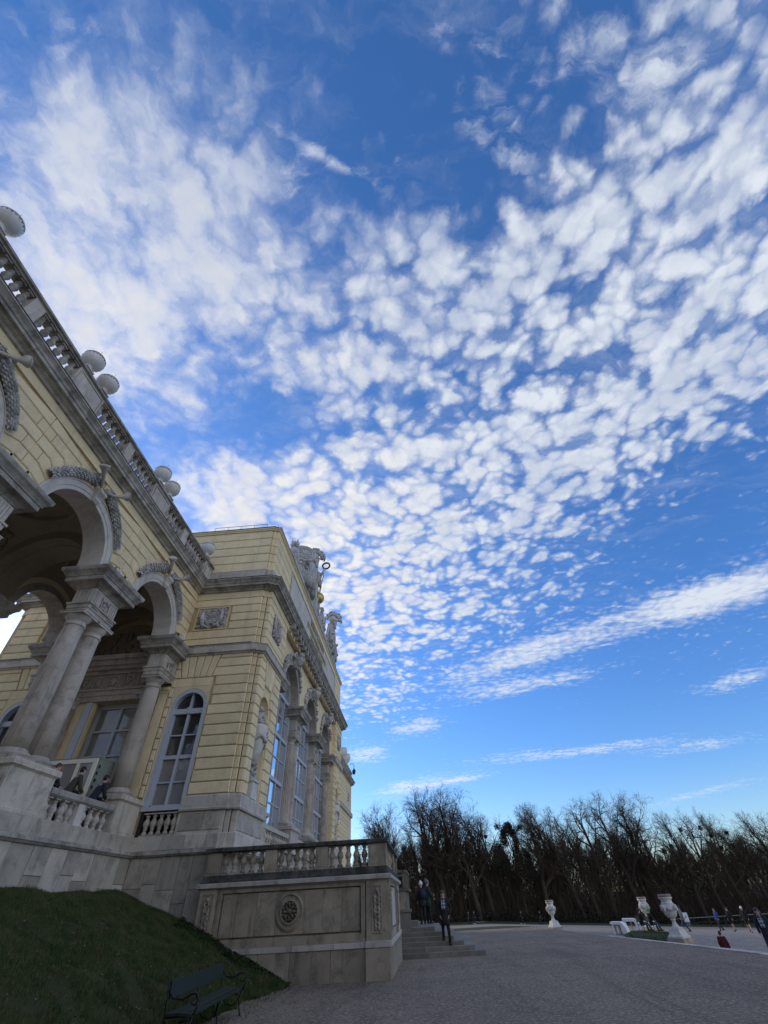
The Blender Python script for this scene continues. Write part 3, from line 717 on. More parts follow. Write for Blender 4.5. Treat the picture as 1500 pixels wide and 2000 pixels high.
# ---- windows ------------------------------------------------------------------------
def pane(parent, F, poly, d, mat): m = MB(); m.prism(F, poly, d - .01, d); return m.build('pane', mat, parent)
def side_window(cx, broken):
    f = MB(); d0, d1 = -.32, -.22; w = .76
    for s in (-1, 1): f.fbox(FS, cx + s * w - .09, cx + s * w + .09, d0 - .05, .0, 4.77, 8.5)
    f.arc_sweep(FS, cx, 8.5, [(.67, d0 - .05), (.85, d0 - .05), (.85, .0), (.67, .0)], 0, pi, 20)
    f.fbox(FS, cx - .85, cx + .85, d0 - .05, .03, 4.68, 4.82)
    f.fbox(FS, cx - .67, cx + .67, d0, -.12, 8.28, 8.50)
    f.fbox(FS, cx - .67, cx + .67, d0, -.18, 6.50, 6.64)
    f.fbox(FS, cx - .055, cx + .055, d0, -.17, 4.82, 8.28); f.fbox(FS, cx - .05, cx + .05, d0, -.17, 8.5, 9.17)
    for z in (5.66, 7.42): f.fbox(FS, cx - .67, cx + .67, d0 + .02, -.2, z - .025, z + .025)
    f.fbox(FS, cx - .67, cx - .61, d0, -.19, 4.82, 8.28); f.fbox(FS, cx + .61, cx + .67, d0, -.19, 4.82, 8.28); f.fbox(FS, cx - .67, cx + .67, d0, -.19, 4.82, 4.90)
    f.prism(FS, circ(cx, 8.44, .14, 8), d0, -.10)
    fr = f.build('window', WOODG, PAL)
    for z0, z1, mt in ((4.9, 5.635, GLASSC), (5.685, 6.5, GLASSC), (6.64, 7.395, GLASS), (7.445, 8.28, GLASS)):
        pane(fr, FS, rect(cx - .61, cx - .055, z0, z1), d0 + .04, mt); pane(fr, FS, rect(cx + .055, cx + .61, z0, z1), d0 + .04, mt)
    for a0, a1 in ((pi / 2 + .07, pi - .0), (.0, pi / 2 - .07)):
        pane(fr, FS, [(cx + (-.05 if a0 > 1 else .05), 8.5)] + circ(cx, 8.5, .67, 8, a0, a1), d0 + .03, GLASS)
side_window(-9.95, True); side_window(-17.93, False)
def front_window(c, a, e):
    f = MB(); d0 = -.60; XG = -.55
    f.fbox(FC, a, a + .24, d0 - .08, d0 + .12, 4.62, 11.3); f.fbox(FC, e - .24, e, d0 - .08, d0 + .12, 4.62, 11.3)
    f.fbox(FC, a, e, d0 - .08, d0 + .14, 4.55, 4.76)
    f.arc_sweep(FC, c, 11.3, [(1.62, d0 - .08), (1.84, d0 - .08), (1.84, d0 + .14), (1.62, d0 + .14)], 0, pi, 24)
    rows = [4.76, 5.85, 6.94, 8.03, 9.12, 10.21, 11.30]
    n = 4; W = (e - a - .48) / n
    for i in range(1, n): f.fbox(FC, a + .24 + W * i - .045, a + .24 + W * i + .045, d0 - .04, d0 + .08, 4.76, 11.25)
    for j, z in enumerate(rows[1:], 1):
        t = .09 if j % 2 == 0 else .03
        f.fbox(FC, a + .24, e - .24, d0 - .045, d0 + (.10 if j % 2 == 0 else .05), z - t, z + t)
    for s in (-.54, .54): f.fbox(FC, c + s - .04, c + s + .04, d0 - .04, d0 + .08, 11.39, 11.3 + sqrt(1.62 ** 2 - .3))
    f.fbox(FC, c - 1.45, c + 1.45, d0 - .045, d0 + .05, 12.07, 12.13)
    fr = f.build('window', WOODG, PAL)
    for j in range(6):
        t0 = .09 if j % 2 == 0 and j else .03; t1 = .09 if (j + 1) % 2 == 0 else .03
        for i in range(n):
            z0, z1 = rows[j] + t0 * (j > 0), rows[j + 1] - t1
            p = [FC(a + .24 + W * i + .045 * (i > 0), d0 + .01, z0), FC(a + .24 + W * (i + 1) - .045 * (i < n - 1), d0 + .01, z0)]
            m = MB(); tw = R.uniform(-.006, .006)
            m.fbox(FC, p[0][1], p[1][1], d0 - .005, d0 + .005, z0, z1)
            m.build('pane', GLASSF, fr)
    for u0, u1 in ((c - 1.6, c - .58), (c - .50, c + .50), (c + .58, c + 1.6)):
        um = (u0 + u1) / 2
        pts = [(u0, 11.4), (u1, 11.4)] + [(u, 11.3 + sqrt(max(.01, 1.60 ** 2 - (u - c) ** 2))) for u in (u1, u1 * .67 + u0 * .33, u1 * .33 + u0 * .67, u0)]
        pane(fr, FC, pts, d0, GLASSF)
for c, a, e in ((26.2, 23.35, 28.45), (32.2, 29.95, 34.45), (38.2, 35.95, 40.95)): front_window(c, a, e)
m = MB()                                                                   # archivolts, reveals and carved crowns of the three arches
for c in (26.2, 32.2, 38.2):
    m = MB(); m.arc_sweep(FC, c, 11.25, [(1.82, -.62), (2.22, -.62), (2.26, .05), (2.12, .08), (2.1, .04), (1.94, .04), (1.92, .07), (1.82, .07)], 0, pi, 28); arch = m.build('archivolt', PALE if c < 0 else COLM, PAL)
    rr = random.Random(int(c)); g = MB()
    g.prism(FC, [(c - .20, 12.95), (c + .20, 12.95), (c + .34, 13.75), (c - .34, 13.75)], -.2, .30)
    g.ball(FC(c, .36, 13.45), (.30, .26, .38), 10, 8); g.ball(FC(c, .46, 13.78), (.24, .26, .18), 8, 6)
    for i in range(60):                                                   # drapery, laurel and helmets hanging on the crown
        s = rr.choice((-1, 1)); t = rr.random()
        a = pi / 2 - s * (.12 + t * 1.05); rad = 2.32 + rr.uniform(-.05, .26) * (1 - t * .5)
        g.ball(FC(c + rad * cos(a), .06 + rr.uniform(.0, .16) * (1.2 - t), 11.25 + rad * sin(a)), (rr.uniform(.06, .14),) * 2 + (rr.uniform(.08, .17),), 6, 4, Matrix.Rotation(rr.uniform(0, 3), 3, 'X'))
    g.build('carved_crown', CARVE, arch)

# ---- columns and imposts ---------------------------------------------------------------
ZC0, ZC1 = 5.02, 9.60
def col_mesh(name, r0, r1, z0, z1, fluted, mat):
    h = z1 - z0; m = MB()
    sh = [(r0 * 1.0, .30), (r0 * .99, .30 + h * .25), (r0 * .96, .30 + h * .5), (r1, h - .46)]
    if fluted:
        pr = sh; n = 40
        m.lathe(pr, (0, 0, 0), n, smooth=False, flute=(.09, .35, h - .5))
    else: m.lathe(sh, (0, 0, 0), 24)
    return m.mesh(name, mat)
def cap_mesh(r1, h, mat):
    m = MB(); m.lathe([(r1 * .98, h - .47), (r1 * 1.08, h - .45), (r1 * 1.08, h - .41), (r1, h - .40), (r1, h - .27), (r1 * 1.06, h - .26), (r1 * 1.10, h - .23), (r1 * 1.32, h - .13), (r1 * 1.36, h - .10)], n=24)
    q = r1 * 1.42; m.box(-q, q, -q, q, h - .10, h - .03); m.box(-q - .02, q + .02, -q - .02, q + .02, h - .03, h)
    return m.mesh('capital', mat)
def base_mesh(r0, mat):
    q = r0 * 1.38; m = MB(); m.box(-q, q, -q, q, 0, .10)
    m.lathe([(r0 * 1.36, .10), (r0 * 1.42, .15), (r0 * 1.36, .20), (r0 * 1.16, .21), (r0 * 1.14, .25), (r0 * 1.02, .31)], n=24)
    return m.mesh('column_base', mat)
CS, CSF = col_mesh('column', .345, .295, ZC0, ZC1, False, COLM), col_mesh('column', .36, .31, ZC0, ZC1, True, COLM)
CM, BM = cap_mesh(.305, ZC1 - ZC0, STONE), base_mesh(.355, COLM)
BMF = base_mesh(.375, STONE)
def column(x, y, fluted=False):
    c = put('column', CSF if fluted else CS, PAL, (x, y, ZC0))
    put('capital', CM, c, (x, y, ZC0)); put('column_base', BMF if fluted else BM, c, (x, y, ZC0))
def impost(x0, x1, y0, y1, mat=STONE, carve=('E', 'N', 'S')):
    """square entablature over a column pair: architrave, carved die, cornice.  x0..x1, y0..y1 is the die"""
    P = [(x0, y0), (x1, y0), (x1, y1), (x0, y1)]
    def sw(m, pr): m.sweep(P, pr, closed=True, side=-1); m.box(x0 + .01, x1 - .01, y0 + .01, y1 - .01, pr[0][1], pr[-1][1])
    m = MB()
    sw(m, [(-.1, 9.60), (.02, 9.60), (.02, 9.75), (.045, 9.755), (.045, 9.90), (.09, 9.905), (.09, 9.97), (-.1, 9.975)])
    for i in range(5):                                                    # guttae
        for s in range(2):
            y = y0 + .12 + s * (y1 - y0 - .24 - .28) + i * .07
            m.box(x1 + .045, x1 + .075, y, y + .045, 9.83, 9.90)
    arc = m.build('architrave', mat, PAL)
    m = MB(); m.box(x0, x1, y0, y1, 9.975, 10.56)
    for yy in (y0 + .04, y1 - .34):                                       # triglyph bars
        for i in range(3): m.box(x1 - .01, x1 + .03, yy + i * .105, yy + i * .105 + .075, 9.98, 10.50)
    for xx in (x0 + .05, x1 - .36):
        for i in range(3):
            m.box(xx + i * .105, xx + i * .105 + .075, y0 - .03, y0 + .01, 9.98, 10.50)
    d = m.build('impost_die', mat, PAL)
    m = MB(); rr = random.Random(int(y0 * 10)); yc = (y0 + y1) / 2
    for s in (-1, 1):
        m.tube([(x1 + .03, yc + s * .02, 10.38), (x1 + .05, yc + s * .12, 10.25), (x1 + .03, yc + s * .24, 10.42)], .025, 5)
        m.tube([(x1 + .03, yc + s * .24, 10.42), (x1 + .04, yc + s * .22, 10.05)], [.03, .02], 5)
    for i in range(12): m.ball((x1 + .02, yc + rr.uniform(-.24, .24), rr.uniform(10.03, 10.45)), (.03, .035, .04), 6, 4)
    m.build('relief', CARVE, d)
    m = MB(); sw(m, [(-.1, 10.565), (.03, 10.565), (.05, 10.61), (.14, 10.70), (.20, 10.72), (.36, 10.725), (.36, 10.88), (.39, 10.885), (.40, 10.93), (.46, 11.02), (.53, 11.08), (.55, 11.16), (.55, 11.22), (-.1, 11.25)])
    m.build('impost_cornice', CORN, PAL)
PIERS = [13.1, 7.4, 1.7, -4.0]
for y in PIERS:
    for x in (-11.41, -16.59):
        for s in (-1, 1): column(x, y + s * .47)
        impost(x - .36, x + .36, y - .73, y + .73)
for x in (-11.41, -16.59):
    column(x, 18.36)
    impost(x - .36, x + .36, 17.9, 19.19)
for y in (29.2, 35.2):
    for s in (-1, 1): column(-7.72, y + s * .47, True)
    impost(-8.1, -7.36, y - .73, y + .73)
for y, s in ((22.95, 1), (41.45, -1)):
    column(-7.72, y + s * .45, True)
    impost(-8.1, -7.36, min(y, y + s * .85), max(y, y + s * .85))

# ---- arcade ------------------------------------------------------------------------------
AC = [15.95, 10.25, 4.55, -1.15]
RI, RO, ZS = 1.63, 2.05, 11.25
b = MB(); br = MB()
for i, c in enumerate(AC):
    u0 = c - 2.85; u1 = c + 2.85 if i else YS
    wall_arch(b, FW, u0, u1, ZS, 14.5, c, RI + .12, ZS, -.72, -.03)
    wall_arch(br, FWR, u0, u1, ZS, 14.5, c, RI + .12, ZS, -.72, 0)
w_arc = b.build('wall', YELJ, PAL)
br.build('wall', YEL, PAL)
AL = [11.36 + .45 * k for k in range(7)]
RB = RO + .58
def th(z): return math.asin(min(.985, max(0, (z - ZS) / RB)))
for i, c in enumerate(AC[:3]):
    for s in (1, -1):                                                    # right and left half of each arch
        edge = (YS - .01 if i == 0 else c + 2.85) if s > 0 else c - 2.85
        for k in range(6):
            z0, z1 = AL[k], AL[k + 1]
            if (z0 - ZS) / RB > .985: continue
            t0, t1 = th(z0), th(z1)
            pt = lambda r, t: (c + s * r * cos(t), ZS + r * sin(t))
            g0, g1 = (.012, .012)
            split = edge if k % 2 == 0 else edge
            poly = [pt(RO - .05, t0 + .006), pt(RB, t0 + .005), (edge - s * (.0 if k % 2 else .35) - s * .011, z0 + .011), (edge - s * (.0 if k % 2 else .35) - s * .011, z1 - .011), pt(RB, t1 - .005), pt(RO - .05, t1 - .006)]
            poly[1] = (poly[1][0], z0 + .011); poly[4] = (poly[4][0], min(z1 - .011, poly[4][1]) if t1 > 1.3 else z1 - .011)
            if abs(edge - poly[1][0]) < .4 and not k % 2: pass
            stucco(FW, poly[::-1] if s < 0 else poly, w_arc)
            if k % 2 == 0 and (s > 0 or True):                            # the half block against the neighbour
                e0 = edge - s * .35
                stucco(FW, rect(min(e0, edge) + .011 * (1 if s > 0 else 0), max(e0, edge) - .011 * (0 if s > 0 else 1), z0 + .011, z1 - .011), w_arc)
        t5 = th(AL[6])
        if t5 < 1.45:
            ta, tb = t5 + .006, t5 + (pi / 2 - t5) * .5
            tc = pi / 2 - .08
            top = 14.045
            for a_, b_ in ((ta, tb - .006), (tb + .006, tc)):
                pt = lambda r, t: (c + s * r * cos(t), ZS + r * sin(t))
                pa, pb = pt(RO - .05, a_), pt(RO - .05, b_)
                ra, rb = (top - ZS) / sin(a_), (top - ZS) / sin(b_)
                poly = [pa, pt(ra, a_), pt(rb, b_), pb]
                stucco(FW, poly, w_arc)
m = MB(); m.fbox(FW, -4, YS - .02, -.1, .05, 14.05, 14.10); m.fbox(FW, -4, YS - .02, -.1, .02, 14.10, 14.5); m.build('frieze', YEL, PAL)
for i, c in enumerate(AC):
    m = MB(); m.arc_sweep(FW, c, ZS, [(RI, -.8), (RO - .1, -.75), (RO, -.7), (RO, .10), (RO - .05, .12), (RO - .06, .085), (RI + .15, .085), (RI + .14, .06), (RI, .06)], 0, pi, 32)
    arch = m.build('archivolt', PALE, PAL)
    mr = MB(); mr.arc_sweep(FWR, c, ZS, [(RI, -.8), (RO, -.7), (RO, .10), (RI + .15, .085), (RI, .06)], 0, pi, 24); mr.build('archivolt', COLM, PAL)
    if i > 2: continue
    k = MB()                                                             # scrolled keystone
    pf = [(.0, RI - .06), (.16, RI - .06), (.24, RI + .05), (.20, RI + .18), (.26, RI + .28), (.34, RI + .36), (.30, RI + .50), (.0, RI + .50)]
    n = len(pf); vs = [FW(c + w * (.75 + .25 * (r - RI) / .5), d, ZS + r) for w in (-.20, -.07, .07, .20) for d, r in pf]
    fs = [(j * n + q, j * n + (q + 1) % n, (j + 1) * n + (q + 1) % n, (j + 1) * n + q) for j in range(3) for q in range(n)] + [tuple(range(n)), tuple(range(4 * n - 1, 3 * n - 1, -1))]
    k.add(vs, fs); k.build('keystone', PALE, arch)
    # laurel garland either side and crossed horns over the crown
    rr = random.Random(40 + i)
    for s in (-1, 1):
        g = MB(); path = []
        for q in range(27):
            t = q / 26; a = pi / 2 - s * (.05 + t * .98)
            rad = RO + .15 + .20 * (1 - t) ** 2
            path.append((Vector(FW(c + rad * cos(a), .10 + .05 * (1 - t), ZS + rad * sin(a))), a))
        g.tube([p for p, a in path], [.07 + .04 * sin(pi * min(1, q / 22)) for q in range(27)], 8)
        for q in range(0, 27):
            p, a = path[q]; wd = .075 + .04 * sin(pi * min(1, q / 22))
            tang = Vector((0, s * sin(a), -cos(a) * s * s)) ; tang = Vector((0, cos(a - s * pi / 2), sin(a - s * pi / 2)))
            nrm = Vector((0, cos(a), sin(a)))
            for e in range(5):
                f = pi * (e + (q % 2) * .5) / 4.5
                o = nrm * cos(f) + Vector((1, 0, 0)) * sin(f)
                L = .23 + rr.uniform(-.04, .04); w = .058
                b0 = p + o * wd * .85; tip = b0 + tang * L + o * .085; sd_ = tang.cross(o) * w
                g.add([b0, b0 + tang * L * .5 + sd_ + o * .05, tip, b0 + tang * L * .5 - sd_ + o * .05, b0 + tang * L * .5 + o * .11], [(0, 1, 4), (1, 2, 4), (2, 3, 4), (3, 0, 4)])
        g.build('garland', CARVE, arch)
        h = MB(); base = Vector(FW(c + s * .15, .22, ZS + RO + .18)); tip = Vector(FW(c + s * .80, .55, ZS + RO + .62))
        h.tube([base + (tip - base) * t + Vector((.05, 0, -.10)) * sin(pi * t) for t in (0, .2, .4, .6, .75, .86, .93, 1)], [.045, .05, .055, .065, .085, .12, .165, .19], 12, caps=False)
        dd = (tip - base).normalized()
        h.tube([tip - dd * .005, tip + dd * .02], [.195, .195], 12); h.tube([tip + dd * .021, tip - dd * .15], [.15, .04], 12)
        h.build('horn', STONE, arch)
        l = MB()
        for q in range(16):
            cc = Vector(FW(c + s * rr.uniform(.25, .75), rr.uniform(.12, .26), ZS + RO + rr.uniform(.12, .62)))
            l.ball(cc, (.05, .07, .05), 6, 4)
        l.tube([FW(c + s * .55, .2, ZS + RO + .5), FW(c + s * .85, .22, ZS + RO + .28), FW(c + s * .98, .2, ZS + RO - .05)], [.05, .07, .04], 7)
        l.build('ribbon', CARVE, arch)
# cornice of the arcade, with its roof balustrade
m = MB(); m.sweep([(XW, -7), (XW, YS - .01)], cornice_prof(), side=-1); m.build('cornice', CORN, PAL)
m = MB(); m.sweep([(XW, -7), (XW, YS - .01)], [(-.2, 15.04), (.57, 15.025), (.57, 15.05), (-.2, 15.075)], side=-1); m.build('cornice_flashing', SLATE, PAL)
m = MB(); m.sweep([(-16.95, YS), (-16.95, -7)], cornice_prof(), side=-1); m.build('cornice', CORN, PAL)
m = MB(); m.box(-16.9, -11.1, -7, YS + .3, 14.75, 15.02); m.build('roof_slab', VAULT, PAL)
# vaults
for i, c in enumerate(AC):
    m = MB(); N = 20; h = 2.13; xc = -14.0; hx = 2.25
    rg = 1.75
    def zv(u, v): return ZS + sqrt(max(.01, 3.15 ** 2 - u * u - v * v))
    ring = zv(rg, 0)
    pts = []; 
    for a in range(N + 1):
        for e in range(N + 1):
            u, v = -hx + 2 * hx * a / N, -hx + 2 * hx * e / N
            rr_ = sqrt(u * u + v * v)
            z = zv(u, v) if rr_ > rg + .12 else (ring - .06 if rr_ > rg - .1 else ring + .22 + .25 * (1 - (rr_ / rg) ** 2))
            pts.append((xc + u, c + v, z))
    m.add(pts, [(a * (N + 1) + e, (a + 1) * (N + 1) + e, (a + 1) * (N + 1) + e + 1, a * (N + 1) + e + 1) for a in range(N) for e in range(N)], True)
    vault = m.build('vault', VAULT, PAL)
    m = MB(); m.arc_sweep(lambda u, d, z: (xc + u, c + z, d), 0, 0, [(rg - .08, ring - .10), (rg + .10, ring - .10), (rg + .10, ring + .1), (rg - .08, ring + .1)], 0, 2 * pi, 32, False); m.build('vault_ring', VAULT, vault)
    rr = random.Random(90 + i)
    for sx in (-1, 1):
        for sy in (-1, 1):
            m = MB()
            for q in range(16):
                t = .74 + .24 * q / 16; k = rr.uniform(-.10, .10)
                u, v = sx * hx * t * (1 + k * .5), sy * hx * t * (1 - k * .5)
                if max(abs(u), abs(v)) > hx: continue
                m.ball((xc + u, c + v, zv(u, v) - .04), (.12, .12, .14), 6, 4)
            m.build('relief', VAULT, vault)
    yb = c - 2.85                                                        # transverse arch over each pier
    m = MB(); m.arc_sweep(lambda u, d, z: (u, yb + d, z), -14.0, ZS, [(1.95, -.73), (2.7, -.73), (2.7, .73), (1.95, .73), (1.95, .28), (1.90, .26), (1.90, -.26), (1.95, -.28)], 0, pi, 24)
    m.build('transverse_arch', VAULT, PAL)
m = MB(); m.arc_sweep(lambda u, d, z: (u, YS - .02 - d, z), -14.0, ZS, [(1.95, 0), (2.8, 0), (2.8, .35), (1.95, .35)], 0, pi, 24); m.build('transverse_arch', VAULT, PAL)

# ---- door wall under the arcade -----------------------------------------------------------
m = MB()
m.fbox(FS, -16.2, -14.5, -.3, -.1, 3.86, 9.2); m.fbox(FS, -12.42, -11.75, -.3, -.1, 3.86, 9.2); m.build('wall', YEL, PAL)
m = MB()
for z0, z1, d in ((9.06, 9.30, .02), (9.30, 9.52, .06), (9.52, 9.60, .12), (9.60, 10.28, .0), (10.28, 10.45, .12), (10.45, 10.62, .28), (10.62, 10.86, .40), (10.86, 11.08, .52)):
    m.fbox(FS, -16.2, -11.78, -.3, d, z0, z1 - .002)
ent = m.build('entablature', COLM, PAL)
for i in range(6):
    m = MB(); x = -15.9 + i * .72
    for q in range(3): m.fbox(FS, x + q * .11, x + q * .11 + .075, 0, .05, 9.62, 10.26)
    m.build('triglyph', COLM, ent)
    m = MB(); m.ball(FS(x + .52, .02, 9.94), (.15, .06, .18), 8, 6)
    for q in range(6): m.ball(FS(x + .52 + .14 * cos(q), .05, 9.94 + .2 * sin(q)), .05, 6, 4)
    m.build('relief', COLM, ent)
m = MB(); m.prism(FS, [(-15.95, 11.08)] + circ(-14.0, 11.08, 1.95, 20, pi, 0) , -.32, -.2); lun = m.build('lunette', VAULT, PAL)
m = MB(); rr = random.Random(5)
for i in range(26):
    a = rr.uniform(.2, pi - .2); r = rr.uniform(.3, 1.5); m.ball(FS(-14 + r * cos(a), -.16, 11.1 + r * sin(a)), (rr.uniform(.1, .25), .10, rr.uniform(.12, .3)), 7, 5)
m.build('relief', VAULT, lun)
m = MB(); d0 = -.62
for u0, u1, z0, z1 in ((-14.58, -14.42, 3.9, 9.05), (-12.45, -12.29, 3.9, 9.05), (-14.42, -12.45, 8.86, 9.05), (-13.50, -13.37, 3.9, 8.86), (-14.42, -12.45, 7.86, 7.94), (-14.42, -12.45, 6.85, 6.93), (-14.42, -12.45, 5.85, 5.93)):
    m.fbox(FS, u0, u1, d0 - .05, d0 + (.10 if u0 == -13.50 else .08 if z1 - z0 > .5 else .075 if z1 < 8.5 else .078), z0, z1)
m.fbox(FS, -14.9, -14.58, -.62, -.02, 3.9, 9.05); m.fbox(FS, -12.29, -12.05, -.62, -.02, 3.9, 9.05)
dw = m.build('door_window', WOODG, PAL)
for u0, u1 in ((-14.42, -13.50), (-13.37, -12.45)):
    for z0, z1 in ((4.0, 5.85), (5.93, 6.85), (6.93, 7.86), (7.94, 8.86)): pane(dw, FS, rect(u0, u1, z0, z1), d0, GLASSC)
for x in (-15.6, -11.97):
    c = put('column', CS, PAL, (x, YS - .05, 4.62 - .0)); put('capital', CM, c, (x, YS - .05, 4.62)); put('column_base', BM, c, (x, YS - .05, 4.62))
    m = MB(); m.box(x - .55, x + .55, YS - .6, YS + .2, 3.85, 4.61); m.build('pedestal', COLM, PAL)
m = MB(); m.fbox(FS, -11.52, -11.07, -.1, .06, 9.22, 9.32); m.fbox(FS, -11.50, -11.10, -.1, .02, 5.13, 9.22); m.fbox(FS, -11.52, -11.05, -.1, .11, 9.32, 9.47); m.build('pilaster', YEL, PAL)
# ================================================================ podium of the palace
def bal_mesh(h, r, mat, name='baluster', n=10):
    """bellied stone baluster with square foot and head"""
    m = MB(); q = r * .95
    m.box(-q, q, -q, q, 0, h * .07); m.box(-q, q, -q, q, h * .94, h)
    m.lathe([(r * .72, h * .07), (r * .86, h * .13), (r * .55, h * .20), (r * .40, h * .26), (r * .62, h * .30), (r * .62, h * .33), (r * .46, h * .35), (r * .80, h * .44), (r * 1.0, h * .53), (r * .90, h * .62), (r * .52, h * .74), (r * .40, h * .81), (r * .66, h * .85), (r * .66, h * .88), (r * .50, h * .90), (r * .7, h * .94)], n=n)
    return m.mesh(name, mat)
XP = -10.5
FP = lambda u, d, z: (XP + d, u, z)
YP = 18.95
FPS = lambda u, d, z: (u, YP - d, z)
m = MB(); m.box(-17.6, XP - .06, -7, YP + .3, -.5, 3.82); m.box(-17.6, -7.3, YP + .06, YE, -.5, 3.30); m.box(-17.5, -7.3, YS, YE, 3.3, 3.84)
pod = m.build('podium', PODM, PAL)
u = 4.0; rs = random.Random(11)
while u < YP - .1:                                                       # upright facing slabs of the arcade podium
    w = min(rs.uniform(.62, .98), YP - u)
    if YP - (u + w) < .35: w = YP - u
    cut = rs.random() < .22
    zs = [1.2, rs.uniform(2.3, 2.7), 3.24] if cut else [1.2, 3.24]
    for z0, z1 in zip(zs, zs[1:]):
        m = MB(); m.block(FP, rect(u + .006, u + w - .006, z0 + .005, z1 - .005), -.08, rs.uniform(-.006, .008), .01); m.build('stone_slab', PODM, pod)
    u += w
u = XP
while u < -7.35:
    w = min(rs.uniform(.45, .72), -7.3 - u)
    zs = [.5, rs.uniform(2.2, 2.5), 3.24] if rs.random() < .4 else [.5, 1.95, 3.24] if u > -9 else [.5, 3.24]
    for z0, z1 in zip(zs, zs[1:]):
        m = MB(); m.block(FPS, rect(u + .006, u + w - .006, z0 + .005, z1 - .005), -.08, rs.uniform(-.006, .008), .01); m.build('stone_slab', PODM, pod)
    u += w
PTH = [(XP, -7), (XP, YP), (-7.42, YP), (-7.42, YP + .1), (-7.2, YP + .1), (-7.2, YP + .2), (-6.8, YP + .2), (-6.8, 22.9), (-7.2, 22.9), (-7.2, 41.5), (-6.8, 41.5), (-6.8, YE)]
m = MB(); m.sweep(PTH, [(-.2, 3.24), (.05, 3.24), (.10, 3.29), (.13, 3.30), (.13, 3.385), (.06, 3.41), (-.2, 3.42)], side=-1); m.build('podium_moulding', CORN, PAL)
# course above the moulding, piece by piece
u = 4.0
while u < YP - .05:
    w = min(rs.uniform(.9, 1.7), YP - .03 - u)
    m = MB(); m.block(FP, rect(u + .004, u + w - .004, 3.42, 3.83), -.6, -.12, .012); m.build('stone_slab', PALE if rs.random() < .35 else STONE, pod)
    u += w
u = XP - .1
while u < -7.45:
    w = min(rs.uniform(.7, 1.3), -7.42 - u)
    m = MB(); m.block(FPS, rect(u + .004, u + w - .004, 3.42, 3.85), -.4, .0, .012); m.build('stone_slab', STONE, pod)
    u += w
m = MB(); m.sweep([(-7.75, YP + .01), (-7.42, YP + .01), (-7.42, YP + .1), (-7.2, YP + .1), (-7.2, YP + .2), (-6.85, YP + .2), (-6.85, 22.9), (-7.3, 22.9)], box_prof(3.42, 3.86, 0, -.4), side=-1); m.build('podium_course', STONE, PAL)
m = MB(); m.box(-6.9, -6.85, 23, 41.5, 3.3, 3.5); m.build('podium_course', STONE, PAL) if False else None
# column pedestals and the balustrade between them
def pedestal(x0, x1, y0, y1, z0, z1, mat, parent=None):
    m = MB(); P = [(x0, y0), (x1, y0), (x1, y1), (x0, y1)]
    m.box(x0 + .002, x1 - .002, y0 + .002, y1 - .002, z0, z1)
    h = z1 - z0
    m.sweep(P, [(-.05, z0), (.06, z0), (.06, z0 + .10), (.0, z0 + .14), (-.05, z0 + .14)], closed=True, side=-1)
    m.sweep(P, [(-.05, z1 - .2), (.0, z1 - .2), (.05, z1 - .16), (.08, z1 - .15), (.08, z1 - .03), (.06, z1), (-.05, z1)], closed=True, side=-1)
    return m.build('pedestal', mat, parent or PAL)
BW = bal_mesh(.62, .125, STONE)
for y in PIERS[:3]:
    pedestal(-12.0, -10.82, y - .92, y + .92, 3.83, 5.02, PODM); pedestal(-17.2, -16.0, y - .92, y + .92, 3.83, 5.02, PODM)
pedestal(-12.0, -10.82, 17.62, YS - .03, 3.83, 5.02, PODM); pedestal(-17.2, -16.0, 17.62, YS - .03, 3.83, 5.02, PODM)
for a, c in ((8.4, 12.1), (14.1, 17.55), (2.7, 6.4)):
    m = MB(); m.sweep([(-11.05, a), (-11.05, c)], [(-.22, 4.45), (.14, 4.45), (.20, 4.50), (.20, 4.62), (.16, 4.66), (-.22, 4.66)], side=-1); bal = m.build('balustrade', CORN, PAL)
    mid = (a + c) / 2
    m = MB(); m.box(-11.22, -10.90, mid - .17, mid + .17, 3.83, 4.448); m.build('balustrade_post', PALE, bal)
    for s in (-1, 1):
        for k in range(4):
            y = mid + s * (.17 + (mid - a - .17) * (k + .5) / 4)
            put('baluster', BW, bal, (-11.06, y, 3.83), rot=(0, 0, 0))
for k in range(5): put('baluster', bal_mesh(.74, .13, COLM), PAL, (-10.47 + .27 * k, YS + .12, 3.88))
# balustrade under the tall front windows
for a, c in ((23.0, 28.2), (30.2, 34.2)):
    m = MB(); m.sweep([(-7.22, a), (-7.22, c)], [(-.2, 4.45), (.10, 4.45), (.12, 4.60), (-.2, 4.62)], side=-1); o = m.build('balustrade', PALE, PAL)
    for k in range(int((c - a) / .42)): put('baluster', BW, o, (-7.22, a + .25 + .42 * k, 3.84))
for y in (29.2, 35.2): pedestal(-8.2, -7.05, y - .95, y + .95, 3.84, 5.02, STONE)
for y in (23.35, 41.1): pedestal(-8.2, -7.12, y - .42, y + .42, 3.84, 5.02, STONE)

